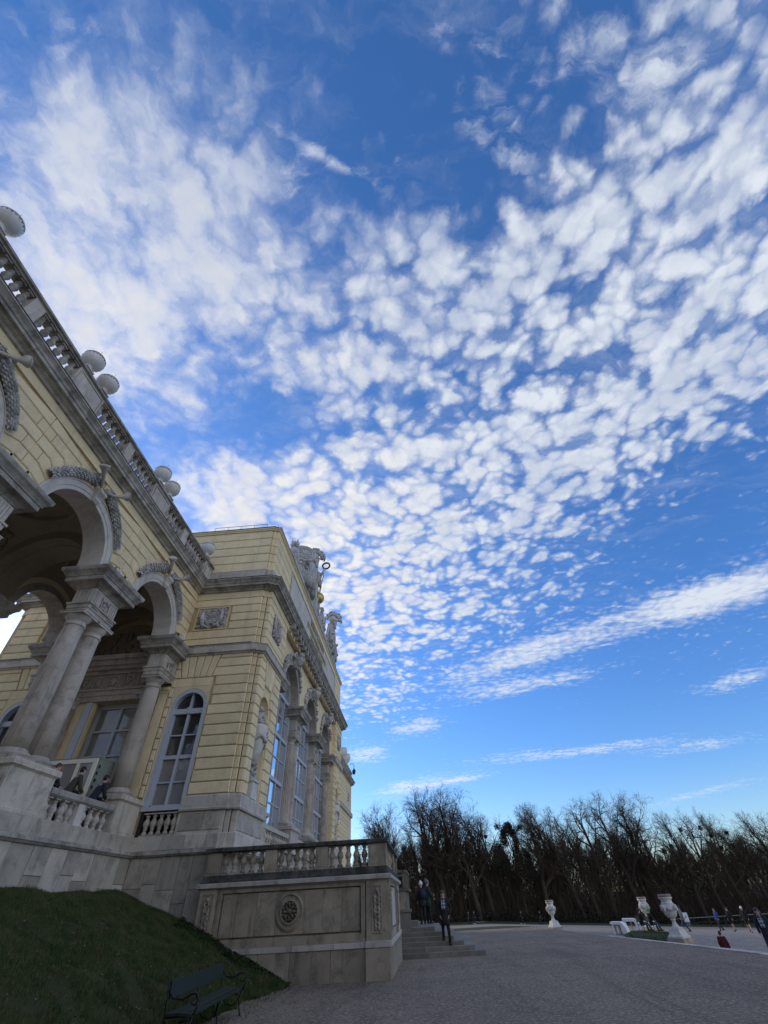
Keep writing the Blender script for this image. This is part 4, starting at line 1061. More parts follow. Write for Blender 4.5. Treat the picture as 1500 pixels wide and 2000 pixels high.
# ================================================================ roof balustrade of the arcade
XB = -10.86
m = MB(); m.sweep([(XB, -7), (XB, YS + .1)], [(-.20, 15.03), (.20, 15.03), (.20, 15.14), (.16, 15.17), (-.20, 15.17)], side=-1); m.build('balustrade_plinth', CORN, PAL)
m = MB(); m.sweep([(XB, -7), (XB, YS + .1)], [(-.24, 16.12), (.16, 16.12), (.18, 16.17), (.25, 16.20), (.25, 16.30), (.22, 16.33), (-.24, 16.34)], side=-1); rail = m.build('balustrade_rail', CORN, PAL)
BR = bal_mesh(.95, .125, CORN, n=10)
def post(y0, y1, panel):
    m = MB(); m.box(XB - .17, XB + .17, y0, y1, 15.165, 16.125)
    o = m.build('balustrade_post', STONE, PAL)
    if panel:
        m = MB()
        for a, c, e, g in ((y0 + .06, y1 - .06, 15.24, 15.29), (y0 + .06, y1 - .06, 16.02, 16.07), (y0 + .06, y0 + .11, 15.292, 16.018), (y1 - .11, y1 - .06, 15.292, 16.018)):
            m.box(XB + .16, XB + .195, a, c, e, g)
        m.build('panel_frame', CORN, o)
posts = []
for y in PIERS: posts.append((y - .72, y + .72, True)); posts.append((y + 2.85 - .22, y + 2.85 + .22, False))
posts.append((18.35, YS + .1, True)); posts[1:2] = [(15.5, 15.95, False)]
posts.sort()
for a, c, p in posts: post(a, c, p)
for (a0, c0, _), (a1, c1, _2) in zip(posts, posts[1:]):
    n = max(1, round((a1 - c0) / .31))
    for k in range(n):
        y = c0 + (a1 - c0) * (k + .5) / n
        if y < .5: continue
        put('baluster', BR, rail, (XB, y, 15.168))

# ================================================================ far end pavilion of the palace
FE = lambda u, d, z: (-9.55 + d, u, z)
FES = lambda u, d, z: (u, 58 - d, z)
m = MB(); m.box(-17, -9.58, 58, 72.1, -1, 15.0); m.box(-17, -11.3, YE, 58, -1, 15.0); far = m.build('far_pavilion', YELJ, PAL)
for k in range(22):
    z0 = ZB + PITCHZ * k
    if z0 > 14.2: break
    m = MB(); m.block(FE, rect(58.02, 72.08, z0 + .011, z0 + .419), -.05, .03, .015); m.build('stucco_block', YEL, far)
    m = MB(); m.block(FES, rect(-12, -9.53, z0 + .011, z0 + .419), -.05, .03, .015); m.build('stucco_block', YEL, far)
EP = [(-14, 58), (-9.55, 58), (-9.55, 72.1), (-14, 72.1)]
for pr, mt, nm in ((cornice_prof(), CORN, 'cornice'), (band_prof(10.6, 11.1, .22), STONE, 'band'), (box_prof(-1, 5.1, .06), PODM, 'plinth_die'), ([(-.4, 15.04), (.05, 15.04), (.05, 15.9), (.16, 15.95), (.16, 16.2), (-.4, 16.22)], STONE, 'parapet')):
    m = MB(); m.sweep(EP, pr, side=-1); m.build(nm, mt, PAL)
relief_panel(FE, 68.9, 12.1, 13.4, 1.8, PAL, 8)

# ================================================================ stair terrace and its parapet wall
YL = 18.45
PW = thing('parapet_wall', 'weathered stone parapet wall with a carved rosette and balustrade beside the steps', 'wall', (-4.4, 22, 0))
FL = lambda u, d, z: (u, YL - d, z)
XS = -1.2
FR = lambda u, d, z: (XS + d, u, z)
m = MB(); m.box(-7.4, XS - .10, YL + .10, 26.0, -.3, 2.36); m.box(-7.2, -4.2, 26.0, 45, -.3, 2.36); m.box(-4.3, -1.3, 38.6, 45.2, -1.0, 2.36); m.build('wall_core', LOWM, PW)
LP = [(-7.5, YL + 1.2), (-7.5, YL), (XS, YL), (XS, 25.9)]
rs = random.Random(21)
def lslab(F, u0, u1, z0, z1, d0=-.12, d1=0.0, mat=LOWM, ch=.008): m = MB(); m.block(F, rect(u0, u1, z0, z1), d0, d1 + rs.uniform(-.004, .004), ch); return m.build('stone_slab', mat, PW)
for F, ua, ub in ((FL, -7.45, XS - .02), (FR, YL + .02, 25.85)):
    u = ua
    while u < ub - .02:                                                   # base blocks and ledge
        w = rs.uniform(.9, 1.35)
        if ub - u - w < .4: w = ub - u
        lslab(F, u + .004, u + w - .004, -.25, .68, -.12, .035)
        u += w
    u = ua
    while u < ub - .02:
        w = rs.uniform(.8, 1.3)
        if ub - u - w < .4: w = ub - u
        lslab(F, u + .004, u + w - .004, .685, .82, -.12, .06, STONE)
        u += w
    w0 = (ub - ua)
lslab(FL, -1.95, XS + .02, -.26, .68, -.1, .09); lslab(FL, -1.95, XS + .03, .685, .83, -.1, .11, STONE)
# panelled field left of the corner pilaster
for a, c in ((-6.66, -6.20), (-6.19, -5.52), (-5.51, -4.86), (-4.855, -3.95), (-3.945, -3.34), (-3.335, -2.72), (-2.715, -2.12)): lslab(FL, a, c, 1.07, 2.10, -.12, -.028)
m = MB()
m.fbox(FL, -6.85, -1.95, -.12, .012, .825, 1.03); m.fbox(FL, -6.85, -1.95, -.12, .012, 2.13, 2.23); m.fbox(FL, -6.85, -6.70, -.12, .012, 1.032, 2.128); m.fbox(FL, -2.09, -1.95, -.12, .012, 1.032, 2.128)
m.build('panel_frame', LOWM, PW)
m = MB()
m.arc_sweep(FL, -4.41, 1.60, [(.46, -.03), (.47, .0), (.41, .03), (.40, -.03)], 0, 2 * pi, 36, False); m.prism(FL, circ(-4.41, 1.60, .42, 36), -.05, -.012)
m.arc_sweep(FL, -4.41, 1.60, [(.31, -.03), (.30, .035), (.26, .04), (.25, -.03)], 0, 2 * pi, 32, False)
ring = m.build('medallion', LOWM, PW)
m = MB()
m.prism(FL, circ(-4.41, 1.60, .26, 24), -.03, -.005)
for k in range(8):
    a = 2 * pi * k / 8
    for rr_, sc in ((.155, 1.0), (.215, .7)):
        aa = a + (.39 if sc < 1 else 0)
        m.ball(FL(-4.41 + rr_ * cos(aa), .02, 1.60 + rr_ * sin(aa)), (.085 * sc, .05, .042 * sc), 8, 5, Matrix.Rotation(-aa, 3, 'Y'))
m.ball(FL(-4.41, .05, 1.60), (.065, .05, .065), 10, 6); m.arc_sweep(FL, -4.41, 1.60, [(.085, .02), (.085, .06), (.07, .06), (.07, .02)], 0, 2 * pi, 14, False)
m.build('rosette', ROSM, ring)
def pilaster(F, u0, u1, seed):
    m = MB()
    m.fbox(F, u0, u1, -.12, .04, .83, 2.235); o = m.build('pilaster', LOWM, PW)
    uc = (u0 + u1) / 2; m = MB()
    for a, c, e, g in ((uc - .17, uc + .17, 1.0, 1.03), (uc - .17, uc + .17, 2.10, 2.13), (uc - .17, uc - .14, 1.03, 2.10), (uc + .14, uc + .17, 1.03, 2.10)): m.fbox(F, a, c, .03, .065, e, g)
    m.build('panel_frame', LOWM, o)
    m = MB(); rr = random.Random(seed)
    m.ball(F(uc, .07, 2.0), (.06, .05, .06), 8, 6)
    for k in range(26):
        z = 1.92 - .86 * k / 26; w = .035 + .055 * abs(sin(k * .9)) * (1 - k / 45)
        for s in (-1, 1): m.ball(F(uc + s * w + rr.uniform(-.01, .01), .055, z), (.04, .04, .045), 6, 4)
    m.build('relief', RELL, o)
pilaster(FL, -1.92, XS - .02, 1); pilaster(FL, -7.46, -6.87, 2); pilaster(FR, YL + .03, 19.2, 3)
m = MB()
for a, c in ((19.3, 22.9),):
    m.fbox(FR, a, c, -.12, .012, .83, 1.03); m.fbox(FR, a, c, -.12, .012, 2.13, 2.23); m.fbox(FR, a, a + .12, -.12, .012, 1.032, 2.128); m.fbox(FR, c - .12, c, -.12, .012, 1.032, 2.128)
m.build('panel_frame', LOWM, PW)
lslab(FR, 19.44, 21.1, 1.06, 2.10, -.12, -.02, PALE); lslab(FR, 21.11, 22.76, 1.06, 2.10, -.12, -.02, PALE)
pilaster(FR, 22.95, 23.9, 4)
lslab(FR, 24.0, 25.85, .84, 2.22, -.12, -.01, PALE)
m = MB(); m.sweep(LP, [(-.4, 2.235), (.03, 2.235), (.07, 2.27), (.13, 2.28), (.13, 2.375), (.09, 2.40), (-.4, 2.41)], side=-1); m.build('ledge_moulding', STONE, PW)
m = MB(); m.sweep(LP, [(-.4, 2.41), (.04, 2.412), (.04, 2.46), (.0, 2.48), (.0, 2.60), (-.4, 2.605)], side=-1); m.build('balustrade_plinth', BLACKS, PW)
m = MB(); m.sweep(LP, [(-.32, 3.20), (-.03, 3.20), (.01, 3.225), (.04, 3.23), (.04, 3.32), (.0, 3.345), (-.32, 3.35)], side=-1); m.build('balustrade_rail', BLACKS, PW)
BL = bal_mesh(.61, .112, LOWM, n=14)
def lpost(F, u0, u1, mat=LOWM):
    m = MB(); m.fbox(F, u0, u1, -.30, -.03, 2.602, 3.205); m.fbox(F, u0 + .05, u1 - .05, -.04, -.015, 2.67, 3.14); m.build('balustrade_post', mat, PW)
for a, c in ((-7.45, -6.98), (-5.43, -5.02), (-3.66, -3.24), (-1.84, XS - .01)): lpost(FL, a, c)
for a, n, st in ((-6.98, 5, -5.43), (-5.02, 5, -3.66), (-3.24, 5, -1.84)):
    for k in range(n): put('baluster', BL, PW, (a + (st - a) * (k + .5) / n, YL + .17, 2.60))
lpost(FR, YL + .01, 19.0); lpost(FR, 22.9, 23.5); lpost(FR, 25.3, 25.85)
for a, c, n in ((19.0, 22.9, 12), (23.5, 25.3, 5)):
    for k in range(n): put('baluster', BL, PW, (XS - .17, a + (c - a) * (k + .5) / n, 2.60))

# second parapet across the stair opening
P2 = thing('parapet_wall', 'weathered stone parapet wall beyond the steps, seen end on behind two standing visitors', 'wall', (-2, 42, 0))
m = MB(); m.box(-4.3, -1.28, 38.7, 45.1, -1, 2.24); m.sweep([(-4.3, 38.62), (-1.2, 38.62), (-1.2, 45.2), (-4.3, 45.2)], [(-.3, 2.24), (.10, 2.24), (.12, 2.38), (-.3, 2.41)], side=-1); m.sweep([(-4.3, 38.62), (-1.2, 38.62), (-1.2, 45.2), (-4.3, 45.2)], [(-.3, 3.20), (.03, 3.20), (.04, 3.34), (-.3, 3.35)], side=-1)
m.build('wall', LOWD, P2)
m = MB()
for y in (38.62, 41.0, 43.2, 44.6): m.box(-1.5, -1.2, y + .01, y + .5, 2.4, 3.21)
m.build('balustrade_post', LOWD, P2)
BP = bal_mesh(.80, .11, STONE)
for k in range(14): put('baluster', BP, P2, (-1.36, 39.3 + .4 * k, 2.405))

# ================================================================ steps
def KX(y): return 10.22 + .02 * max(0, min(y, 36) - 19)
ST = thing('stone_steps', 'wide pale stone steps running out beside the parapet wall', 'steps', (0, 31, -.2))
for k in range(6):
    z1 = .04 + .147 * k; xr = 2.36 - .41 * k; y0 = 26.0 + .35 * k; y1 = 38.6 - .35 * k
    n = max(1, round((xr + 1.3) / 1.1)); x = -1.25; rs2 = random.Random(k)
    w = (xr - x) / n
    for i in range(n):                                                   # front run in stone lengths, then the long side run
        m = MB(); a, c = x + w * i, x + w * (i + 1)
        m.block(lambda u, d, z: (u, z, d), rect(a + (.003 if i else 0), c, y0, y0 + .80), z1 - (.5 if k == 0 else .16), z1 + rs2.uniform(-.003, .003), .012); m.build('step_stone', STEPM, ST)
    L = y1 - y0 - .8; ns = 5
    for i in range(ns):
        m = MB(); m.block(lambda u, d, z: (u, z, d), rect(max(xr - 1.0, -1.2), xr, y0 + .803 + L * i / ns, y0 + .8 + L * (i + 1) / ns), z1 - (.6 if k == 0 else .16), z1 + rs2.uniform(-.003, .003), .012); m.build('step_stone', STEPM, ST)
m = MB(); m.box(-1.25, .30, 28.6, 36.2, -.5, .77); m.build('landing', STEPM, ST)
for k in range(10):
    m = MB(); m.box(-4.3, -1.26 - .32 * k, 27.0, 37.6, .4, .775 + .155 * (k + 1)); m.build('step_stone', STEPM, ST)
m = MB()                                                                  # low cheek block at the foot of the inner flight
m.box(-1.25, -.78, 27.55, 28.25, .6, 1.32); m.box(-1.28, -.72, 27.5, 28.3, 1.32, 1.42); m.build('cheek_block', STEPM, ST)
m = MB(); m.box(-1.25, -.45, 28.9, 29.8, .76, .98); m.build('step_stone', STEPM, ST)
m = MB(); m.sweep([(-1.25, 26.0), (-1.25, 27.4)], [(-.2, .3), (.0, .3), (.0, 2.3), (-.2, 2.9)], side=-1); m.build('cheek_block', LOWM, ST)
# ================================================================ ground, path, grass, berm
def gravel(name, c1, c2, scale):
    m, t, b = new_mat(name)
    pos = t.node('ShaderNodeNewGeometry').outputs['Position']
    big = t.noise(pos, .22, 6, .62); mid = t.noise(pos, 1.9, 5, .6); s = t.voro(pos, scale); f = t.noise(pos, scale * .55, 6, .75)
    c = t.mix(t.ramp(big, .3, .7), c1, c2)
    c = t.mix(t.ramp(mid, .4, .75, 0, .5), c, [x * .58 for x in c2])
    sx = t.sep(pos); tr = t.noise(t.comb(t.math('MULTIPLY', sx[0], 1.3), t.math('MULTIPLY', sx[1], .10), 0.0), 1.0, 5, .6, .8)
    c = t.mix(t.ramp(tr, .50, .66, 0, .45), c, [x * .55 for x in c2])
    dp = t.noise(pos, .55, 4, .7, 1.5); c = t.mix(t.ramp(dp, .56, .70, 0, .5), c, [x * .5 for x in c2])
    c = t.mix(t.ramp(s, .05, .5, .55, 0), c, [x * .35 for x in c1])
    c = t.mix(t.ramp(f, .52, .66, 0, .75), c, [min(1, x * 2.1) for x in c1]); c = t.mix(t.ramp(f, .50, .36, 0, .8), c, [x * .40 for x in c2])
    t.put(b.inputs['Base Color'], c); b.inputs['Roughness'].default_value = .92; b.inputs['Specular IOR Level'].default_value = .2
    bn = t.node('ShaderNodeBump'); bn.inputs['Strength'].default_value = .8; bn.inputs['Distance'].default_value = .02
    t.put(bn.inputs['Height'], t.math('ADD', t.math('MULTIPLY', s, .7), t.math('MULTIPLY', mid, .8))); t.l.new(bn.outputs[0], b.inputs['Normal'])
    return m
GRAV = gravel('plaza_gravel', (.285, .226, .170), (.212, .168, .128), 22)
GRAVP = gravel('path_gravel', (.34, .285, .235), (.27, .23, .19), 20)
SOIL = weathered('lawn', (.050, .056, .018), (.036, .042, .014), (.075, .060, .026), .5, 1.5, 0, 0, .5, .95, 1.5)
SOILD = weathered('forest_floor', (.035, .030, .020), (.025, .022, .015), (.015, .013, .010), .5, .4, 0, 0, .4, .95)
def sheet(name, xs, ys, fz, mat, kind='structure'):
    m = MB(); n = len(xs)
    m.add([(x, y, fz(x, y)) for y in ys for x in xs], [(j * n + i, j * n + i + 1, (j + 1) * n + i + 1, (j + 1) * n + i) for j in range(len(ys) - 1) for i in range(n - 1)])
    o = m.build(name, mat); o['kind'] = kind; return o
ysl = [-400, -60, -20, -6, 0, 5, 10, 14, 17, 18, 19, 20, 22, 24, 26, 28, 30, 33, 36, 38, 40, 42, 45, 48, 52, 56, 62, 70, 78, 86, 94, 102, 112, 130, 160, 220, 400, 900, 2500]
xsl = [-2500, -600, -150, -60, -25, -18, -12, -6, -2, 0, 2, 4, 6, 8, 10, 10.3, 11, 12, 14, 16, 19, 22, 30, 45, 60, 90, 160, 300, 800, 2500]
def terr(x, y): return -.02 * (min(max(y, 20), 112) - 20)
# lower ground everywhere, the plaza a raised sheet to the left of the kerb
def step_s(y):
    t = min(1, max(0, 1 - (y - 36) / 12)); return t * t * (3 - 2 * t)
def low(x, y):
    return terr(x, y) - .03 - (.55 if x < 60 else .55) * step_s(y) - .052 * max(0, min(x, 60) - 10.3)
def ground(x, y): return terr(x, y) if (x < KX(y) and y < 68) else low(x, y)
sheet('lower_ground', xsl, ysl, low, GRAVP)
pv = MB(); ys2 = [-60, -20, -6, 0, 5, 10, 14, 17, 19, 22, 25, 28, 31, 34, 36]
for y in ys2: pass
xs2 = [-60, -25, -12, -6, -2, 0, 2, 4, 6, 8, 9.4]
n = len(xs2) + 1
for y in ys2 + [40, 44, 50, 56, 62, 68.0]:
    e = KX(y) if y <= 36 else KX(36) + (y - 36) * .05
    for x in xs2 + [e]: pv.v.append((x, y, terr(x, y)))
rows = len(pv.v) // n
pv.f = [(j * n + i, j * n + i + 1, (j + 1) * n + i + 1, (j + 1) * n + i) for j in range(rows - 1) for i in range(n - 1)]; pv.sm = [False] * len(pv.f)
o = pv.build('plaza', GRAV); o['kind'] = 'structure'
K = thing('kerb', 'long flat pale stone kerb edging the gravel plaza on the right', 'kerb', (10.4, 26, 0))
y = 2.0; rk = random.Random(2)
while y < 36:
    L = 1.5; m = MB()
    a, c = y + .006, y + L - .006
    v = [(KX(a) - .02, a), (KX(a) + .30, a), (KX(c) + .30, c), (KX(c) - .02, c)]
    zt = rk.uniform(.014, .022)
    m.add([(p, q, terr(0, q) + zt + z) for z in (-1.2, 0) for p, q in v], [(0, 3, 2, 1), (4, 5, 6, 7), (0, 1, 5, 4), (1, 2, 6, 5), (2, 3, 7, 6), (3, 0, 4, 7)])
    m.build('kerb_stone', STONE, K); y += L
def strip(name, pts, mat, lift, kind='structure', div=14):
    """flat patch following the ground: pts = [(x0, x1, y)] rows from near to far"""
    m = MB(); k = div
    for x0, x1, y in pts:
        for i in range(k + 1):
            x = x0 + (x1 - x0) * i / k
            m.v.append((x, y, ground(x, y) + lift))
    m.f = [(j * (k + 1) + i, j * (k + 1) + i + 1, (j + 1) * (k + 1) + i + 1, (j + 1) * (k + 1) + i) for j in range(len(pts) - 1) for i in range(k)]; m.sm = [False] * len(m.f)
    o = m.build(name, mat); o['kind'] = kind; return o
strip('grass_strip', [(-6, 11.5, 70), (-6, 13, 76), (-6, 14, 82)], SOIL, .03)
strip('path', [(-12, 45, 82.2), (-14, 50, 96), (-16, 60, 108)], GRAVP, .02)
strip('grass_strip', [(-40, 160, 108.2), (-50, 170, 114), (-60, 190, 124)], SOIL, .03, div=40)
strip('forest_floor', [(-120, 260, 124.2), (-140, 300, 180), (-200, 420, 320)], SOILD, .03, div=40)
# ---- grass bank against the podium
rb = random.Random(31)
def berm(x, y):
    e = -4.35 - .13 * (18.4 - min(y, 18.4)) - .10 * sin(y * 1.7) - .08 * sin(y * 4.1)        # foot of the bank
    if x >= e: return -.02
    t = (e - x) / (e + 10.45)
    h = 2.34 + .05 * (y < 0)
    k = min(1.0, t); k = k * (1.12 - .12 * k)
    return h * k + .035 * sin(x * 2.1 + y * 1.3) * min(1, t * 4) + .02 * sin(x * 5.3 - y * 3.1) * min(1, t * 4)
def bx(i, n, y): return -10.45 + (6.25) * i / n
bk = MB(); NX, NY = 46, 90
for j in range(NY + 1):
    y = -6 + 24.95 * j / NY
    for i in range(NX + 1):
        x = bx(i, NX, y)
        if y > 18.42 and x > -7.4: bk.v.append((x, y, -.05 if x > -7.2 else berm(x, y)))
        else: bk.v.append((x, y, berm(x, y)))
bk.f = [(j * (NX + 1) + i, j * (NX + 1) + i + 1, (j + 1) * (NX + 1) + i + 1, (j + 1) * (NX + 1) + i) for j in range(NY) for i in range(NX)]; bk.sm = [True] * len(bk.f)
o = bk.build('bank', SOIL); o['kind'] = 'structure'
def leafmat(name, c1, c2):
    m, t, b = new_mat(name)
    pos = t.node('ShaderNodeNewGeometry').outputs['Position']
    t.put(b.inputs['Base Color'], t.mix(t.ramp(t.noise(pos, 3.0, 4), .35, .65), c1, c2)); b.inputs['Roughness'].default_value = .6
    b.inputs['Specular IOR Level'].default_value = .3
    return m
GRASSM = leafmat('grass_blades', (.030, .062, .011), (.085, .095, .028)); IVYM = leafmat('ivy_leaves', (.014, .030, .010), (.035, .050, .014)); LEAFM = leafmat('dead_leaves', (.22, .17, .09), (.12, .09, .05))
g = MB()
def blade(x, y, z, h, w):
    a = rb.uniform(0, 6.28); lx, ly = rb.uniform(-.6, .6) * h, rb.uniform(-.6, .6) * h
    k = len(g.v)
    g.v += [(x - w * cos(a), y - w * sin(a), z - .01), (x + w * cos(a), y + w * sin(a), z - .01), (x + lx, y + ly, z + h)]
    g.f.append((k, k + 1, k + 2)); g.sm.append(False)
cnt = 0
while cnt < 110000:
    y = 18.9 - (rb.random() ** 1.3) * 13; x = rb.uniform(-10.4, -4.0)
    if y > 18.35 and x > -7.5: continue
    z = berm(x, y)
    if z < .005 and rb.random() < .9: continue
    cl = .5 + .5 * sin(x * 3.7 + sin(y * 2.9) * 2) * sin(y * 3.3 + x)
    if cl < .22 + .1 * sin(x * 1.1 + y * .7) and rb.random() < .7: continue
    blade(x, y, z, rb.uniform(.03, .075) * (.7 + .9 * cl), rb.uniform(.004, .009)); cnt += 1
for i in range(16000):                                                    # longer ragged tufts along the foot of the bank, and the island's grass
    y = 18.3 - rb.random() * 11; e = -4.35 - .13 * (18.4 - min(y, 18.4)) - .10 * sin(y * 1.7) - .08 * sin(y * 4.1)
    x = e - abs(rb.gauss(0, .16)) + .10 * sin(y * 9) * rb.random() + .05; blade(x, y, max(0, berm(x, y)), rb.uniform(.05, .13), rb.uniform(.004, .009))
for i in range(9000):
    x, y = rb.uniform(13.9, 18.6), rb.uniform(39.8, 49.2)
    if (x - 16.2 - (y - 44.5) * .28) ** 2 / 3.0 + (y - 44.5) ** 2 / 19 < 1: blade(x, y, ground(x, y) + .08, rb.uniform(.06, .14), .02)
m_ = g.build('grass', GRASSM); m_['kind'] = 'stuff'
lv = MB()
def leaf(mb, c, s, up=.5):
    n = Vector((rb.uniform(-1, 1), rb.uniform(-1, 1), up + rb.random())).normalized(); t = n.orthogonal().normalized(); t = Matrix.Rotation(rb.uniform(0, 6.28), 3, n) @ t; q = n.cross(t)
    c = Vector(c); mb.add([c - t * s, c + q * s * .55 + n * s * .1, c + t * s, c - q * s * .55 + n * s * .1], [(0, 1, 2, 3)])
for i in range(1100):
    y = 18.3 - rb.random() ** 1.2 * 9; x = rb.uniform(-10, -4.2)
    leaf(lv, (x, y, berm(x, y) + .035), rb.uniform(.012, .042), 1.5)
o = lv.build('fallen_leaves', LEAFM); o['kind'] = 'stuff'
iv = MB()                                                                 # low creeping leaves where the bank meets the wall
for i in range(5200):
    x = -7.9 + 3.7 * rb.random(); d = rb.random() ** 1.6 * .75; y = 18.36 - d
    z = max(0, berm(x, y)); h = rb.random() * .17 * (1 - d / .8) * (1 - .5 * (x + 7.9) / 3.7)
    leaf(iv, (x, y, z + h), rb.uniform(.02, .045), .3)
o = iv.build('ivy', IVYM); o['kind'] = 'stuff'
# grass island on the right beyond the kerb, and the patch the middle urn stands on
gi = MB(); pts = [(14.3, 44.8), (13.85, 42.5), (14.25, 40.7), (15.3, 39.7), (16.8, 40.4), (18.4, 45.5), (18.7, 49), (16.6, 49.3), (15.1, 47.3)]; n = len(pts); c0 = (16.2, 44.5)
gi.add([(x, y, ground(x, y) + .05) for x, y in pts] + [(c0[0] + (x - c0[0]) * .75, c0[1] + (y - c0[1]) * .75, ground(x, y) + .14) for x, y in pts] + [(*c0, ground(*c0) + .16)] + [(x, y, -2) for x, y in pts],
       [(i, (i + 1) % n, n + (i + 1) % n, n + i) for i in range(n)] + [(n + i, n + (i + 1) % n, 2 * n) for i in range(n)] + [(2 * n + 1 + i, 2 * n + 1 + (i + 1) % n, (i + 1) % n, i) for i in range(n)])
o = gi.build('grass_mound', SOIL); o['kind'] = 'structure'
gb = MB()                                                                 # loose stones, twigs and leaves lying on the gravel
for i in range(9000):
    y = 9 + 22 * rb.random() ** 1.2; x = rb.uniform(-4.6, 9.8)
    if x < -1.0 and y > 18.2 or (x < 2.6 and y > 25.5) or berm(x, y) > .0: continue
    leaf(gb, (x, y, terr(x, y) + .006), rb.uniform(.006, .020), 4)
o = gb.build('gravel_litter', leafmat('litter', (.30, .26, .20), (.06, .05, .04))); o['kind'] = 'stuff'
# ================================================================ vases, lamps and urns
def vase_meshes():
    m = MB(); n = 36
    prof = [(.10, .28), (.20, .31), (.34, .40), (.45, .54), (.50, .72), (.50, .84), (.47, .96)]
    m.lathe(prof, n=40, flute=(.13, .30, .97))
    rim = MB(); rim.lathe([(.475, .955), (.49, .965), (.485, .985), (.47, .99), (.425, 1.07), (.435, 1.08), (.42, 1.11), (.36, 1.11), (.36, 1.0)], n=36)
    slots = MB()
    for i in range(26):
        a = 2 * pi * i / 26; w = .040
        c = Vector((cos(a), sin(a), 0)); t = Vector((-sin(a), cos(a), 0))
        p = [c * (.474 - .0056 * (z - .99) * 100) + t * s * w + Vector((0, 0, z)) for s, z in ((-1, 1.0), (1, 1.0), (1, 1.055), (-1, 1.055))]
        q = [v - c * .02 + c * .024 for v in p]
        slots.add(p + q, [(4, 5, 6, 7), (0, 1, 5, 4), (1, 2, 6, 5), (2, 3, 7, 6), (3, 0, 4, 7)])
    foot = MB(); foot.box(-.17, .17, -.17, .17, 0, .06); foot.lathe([(.19, .06), (.20, .12), (.13, .16), (.10, .22), (.12, .27), (.17, .30)], n=18)
    return m.mesh('bowl', VASEM), rim.mesh('rim', VASEM), slots.mesh('rim_slots', IRON), foot.mesh('foot', VASEM)
VB, VR, VS_, VFT = vase_meshes()
def roof_vase(x, y, z, label, s=1.0):
    t = thing('roof_vase', label, 'vase', (x, y, z), group='white vases on the roof balustrade')
    for n, me in (('bowl', VB), ('rim', VR), ('foot', VFT)): put(n, me, t, (x, y, z), scale=s)
    put('pierced_rim', VS_, t, (x, y, z), scale=s)
    m = MB(); m.box(x - .2, x + .2, y - .2, y + .2, z - .06, z); m.build('base_plate', STONE, t)
    m = MB(); m.tube([(x + .1, y, z + 1.0 * s), (x + .12, y - .05, z + 1.6 * s)], .006, 4); m.build('lightning_rod', IRON, t)
for y, lab in ((1.22, 'ribbed white vase cut off by the left edge of the picture'), (2.5, 'ribbed white vase on the nearest roof post, out at the left'), (6.92, 'left and nearer of the first pair of ribbed white vases on the roof'), (7.88, 'right vase of the pair nearest the left edge, on the roof rail'),
               (12.62, 'left vase of the middle pair on the roof balustrade'), (13.58, 'right vase of the middle pair on the roof balustrade'), (18.35, 'single ribbed white vase against the yellow attic wall')):
    if y < 2: continue
    roof_vase(-10.80, y, 16.40, lab, .78)
for y, lab in ((64.6, 'left of two small pale vases on the farthest roof parapet'), (68.0, 'right of two small pale vases on the farthest roof parapet')):
    t = thing('roof_vase', lab, 'vase', (-9.62, y, 16.2), group='pale vases on the far roof')
    m = MB(); m.lathe([(.26, 0), (.28, .08), (.12, .2), (.10, .38), (.30, .55), (.46, .9), (.48, 1.25), (.36, 1.42), (.44, 1.52), (.40, 1.56)], (-9.62, y, 16.2), 14); m.build('bowl', URNM, t)
t = thing('hanging_lantern', 'small black lantern on a bracket at the far roof corner', 'lantern', (-9.0, 70.2, 15.3))
m = MB(); m.tube([(-9.5, 70.2, 16.9), (-9.1, 70.2, 17.0), (-8.9, 70.2, 16.7), (-8.9, 70.2, 16.35)], .04, 5); m.build('bracket', IRON, t)
m = MB(); m.lathe([(.05, 0), (.2, .15), (.26, .5), (.1, .75), (.03, .8)], (-8.9, 70.2, 15.55), 6, smooth=False); m.build('lamp_body', IRON, t)
m = MB(); m.tube([(-9.3, 70.4, 16.9), (-9.15, 70.4, 17.5), (-9.35, 70.4, 17.8)], [.16, .2, .1], 6)

def floodlight(x, y, z, lab, rz):
    t = thing('floodlight', lab, 'floodlight', (x, y, z), rz, 'floodlights on the column tops', local=True)
    m = MB(); m.box(-.20, .20, -.07, .06, .12, .40); o = m.build('lamp_housing', IRON, t, local=True)
    m = MB(); m.box(-.17, .17, .062, .07, .15, .37); m.build('lamp_glass', GLASSC, t, local=True)
    m = MB(); m.tube([(-.23, 0, .26), (-.23, 0, .02), (.23, 0, .02), (.23, 0, .26)], .015, 5); m.build('bracket', SLATE, t, local=True)
    m = MB(); m.add([(-.62, 0, 0), (-.42, 0, 0), (-.46, 0, .36), (-.62, .12, 0), (-.42, .12, 0), (-.46, .08, .36)], [(0, 1, 2), (3, 5, 4), (0, 2, 5, 3), (1, 4, 5, 2), (0, 3, 4, 1)]); m.build('side_plate', VASEM, t, local=True)
floodlight(-11.25, 12.75, 11.26, 'dark square floodlight on the freestanding column pair by the arcade', radians(-175))
floodlight(-11.05, 18.15, 11.26, 'dark square floodlight on the column top against the yellow wall', radians(-175))

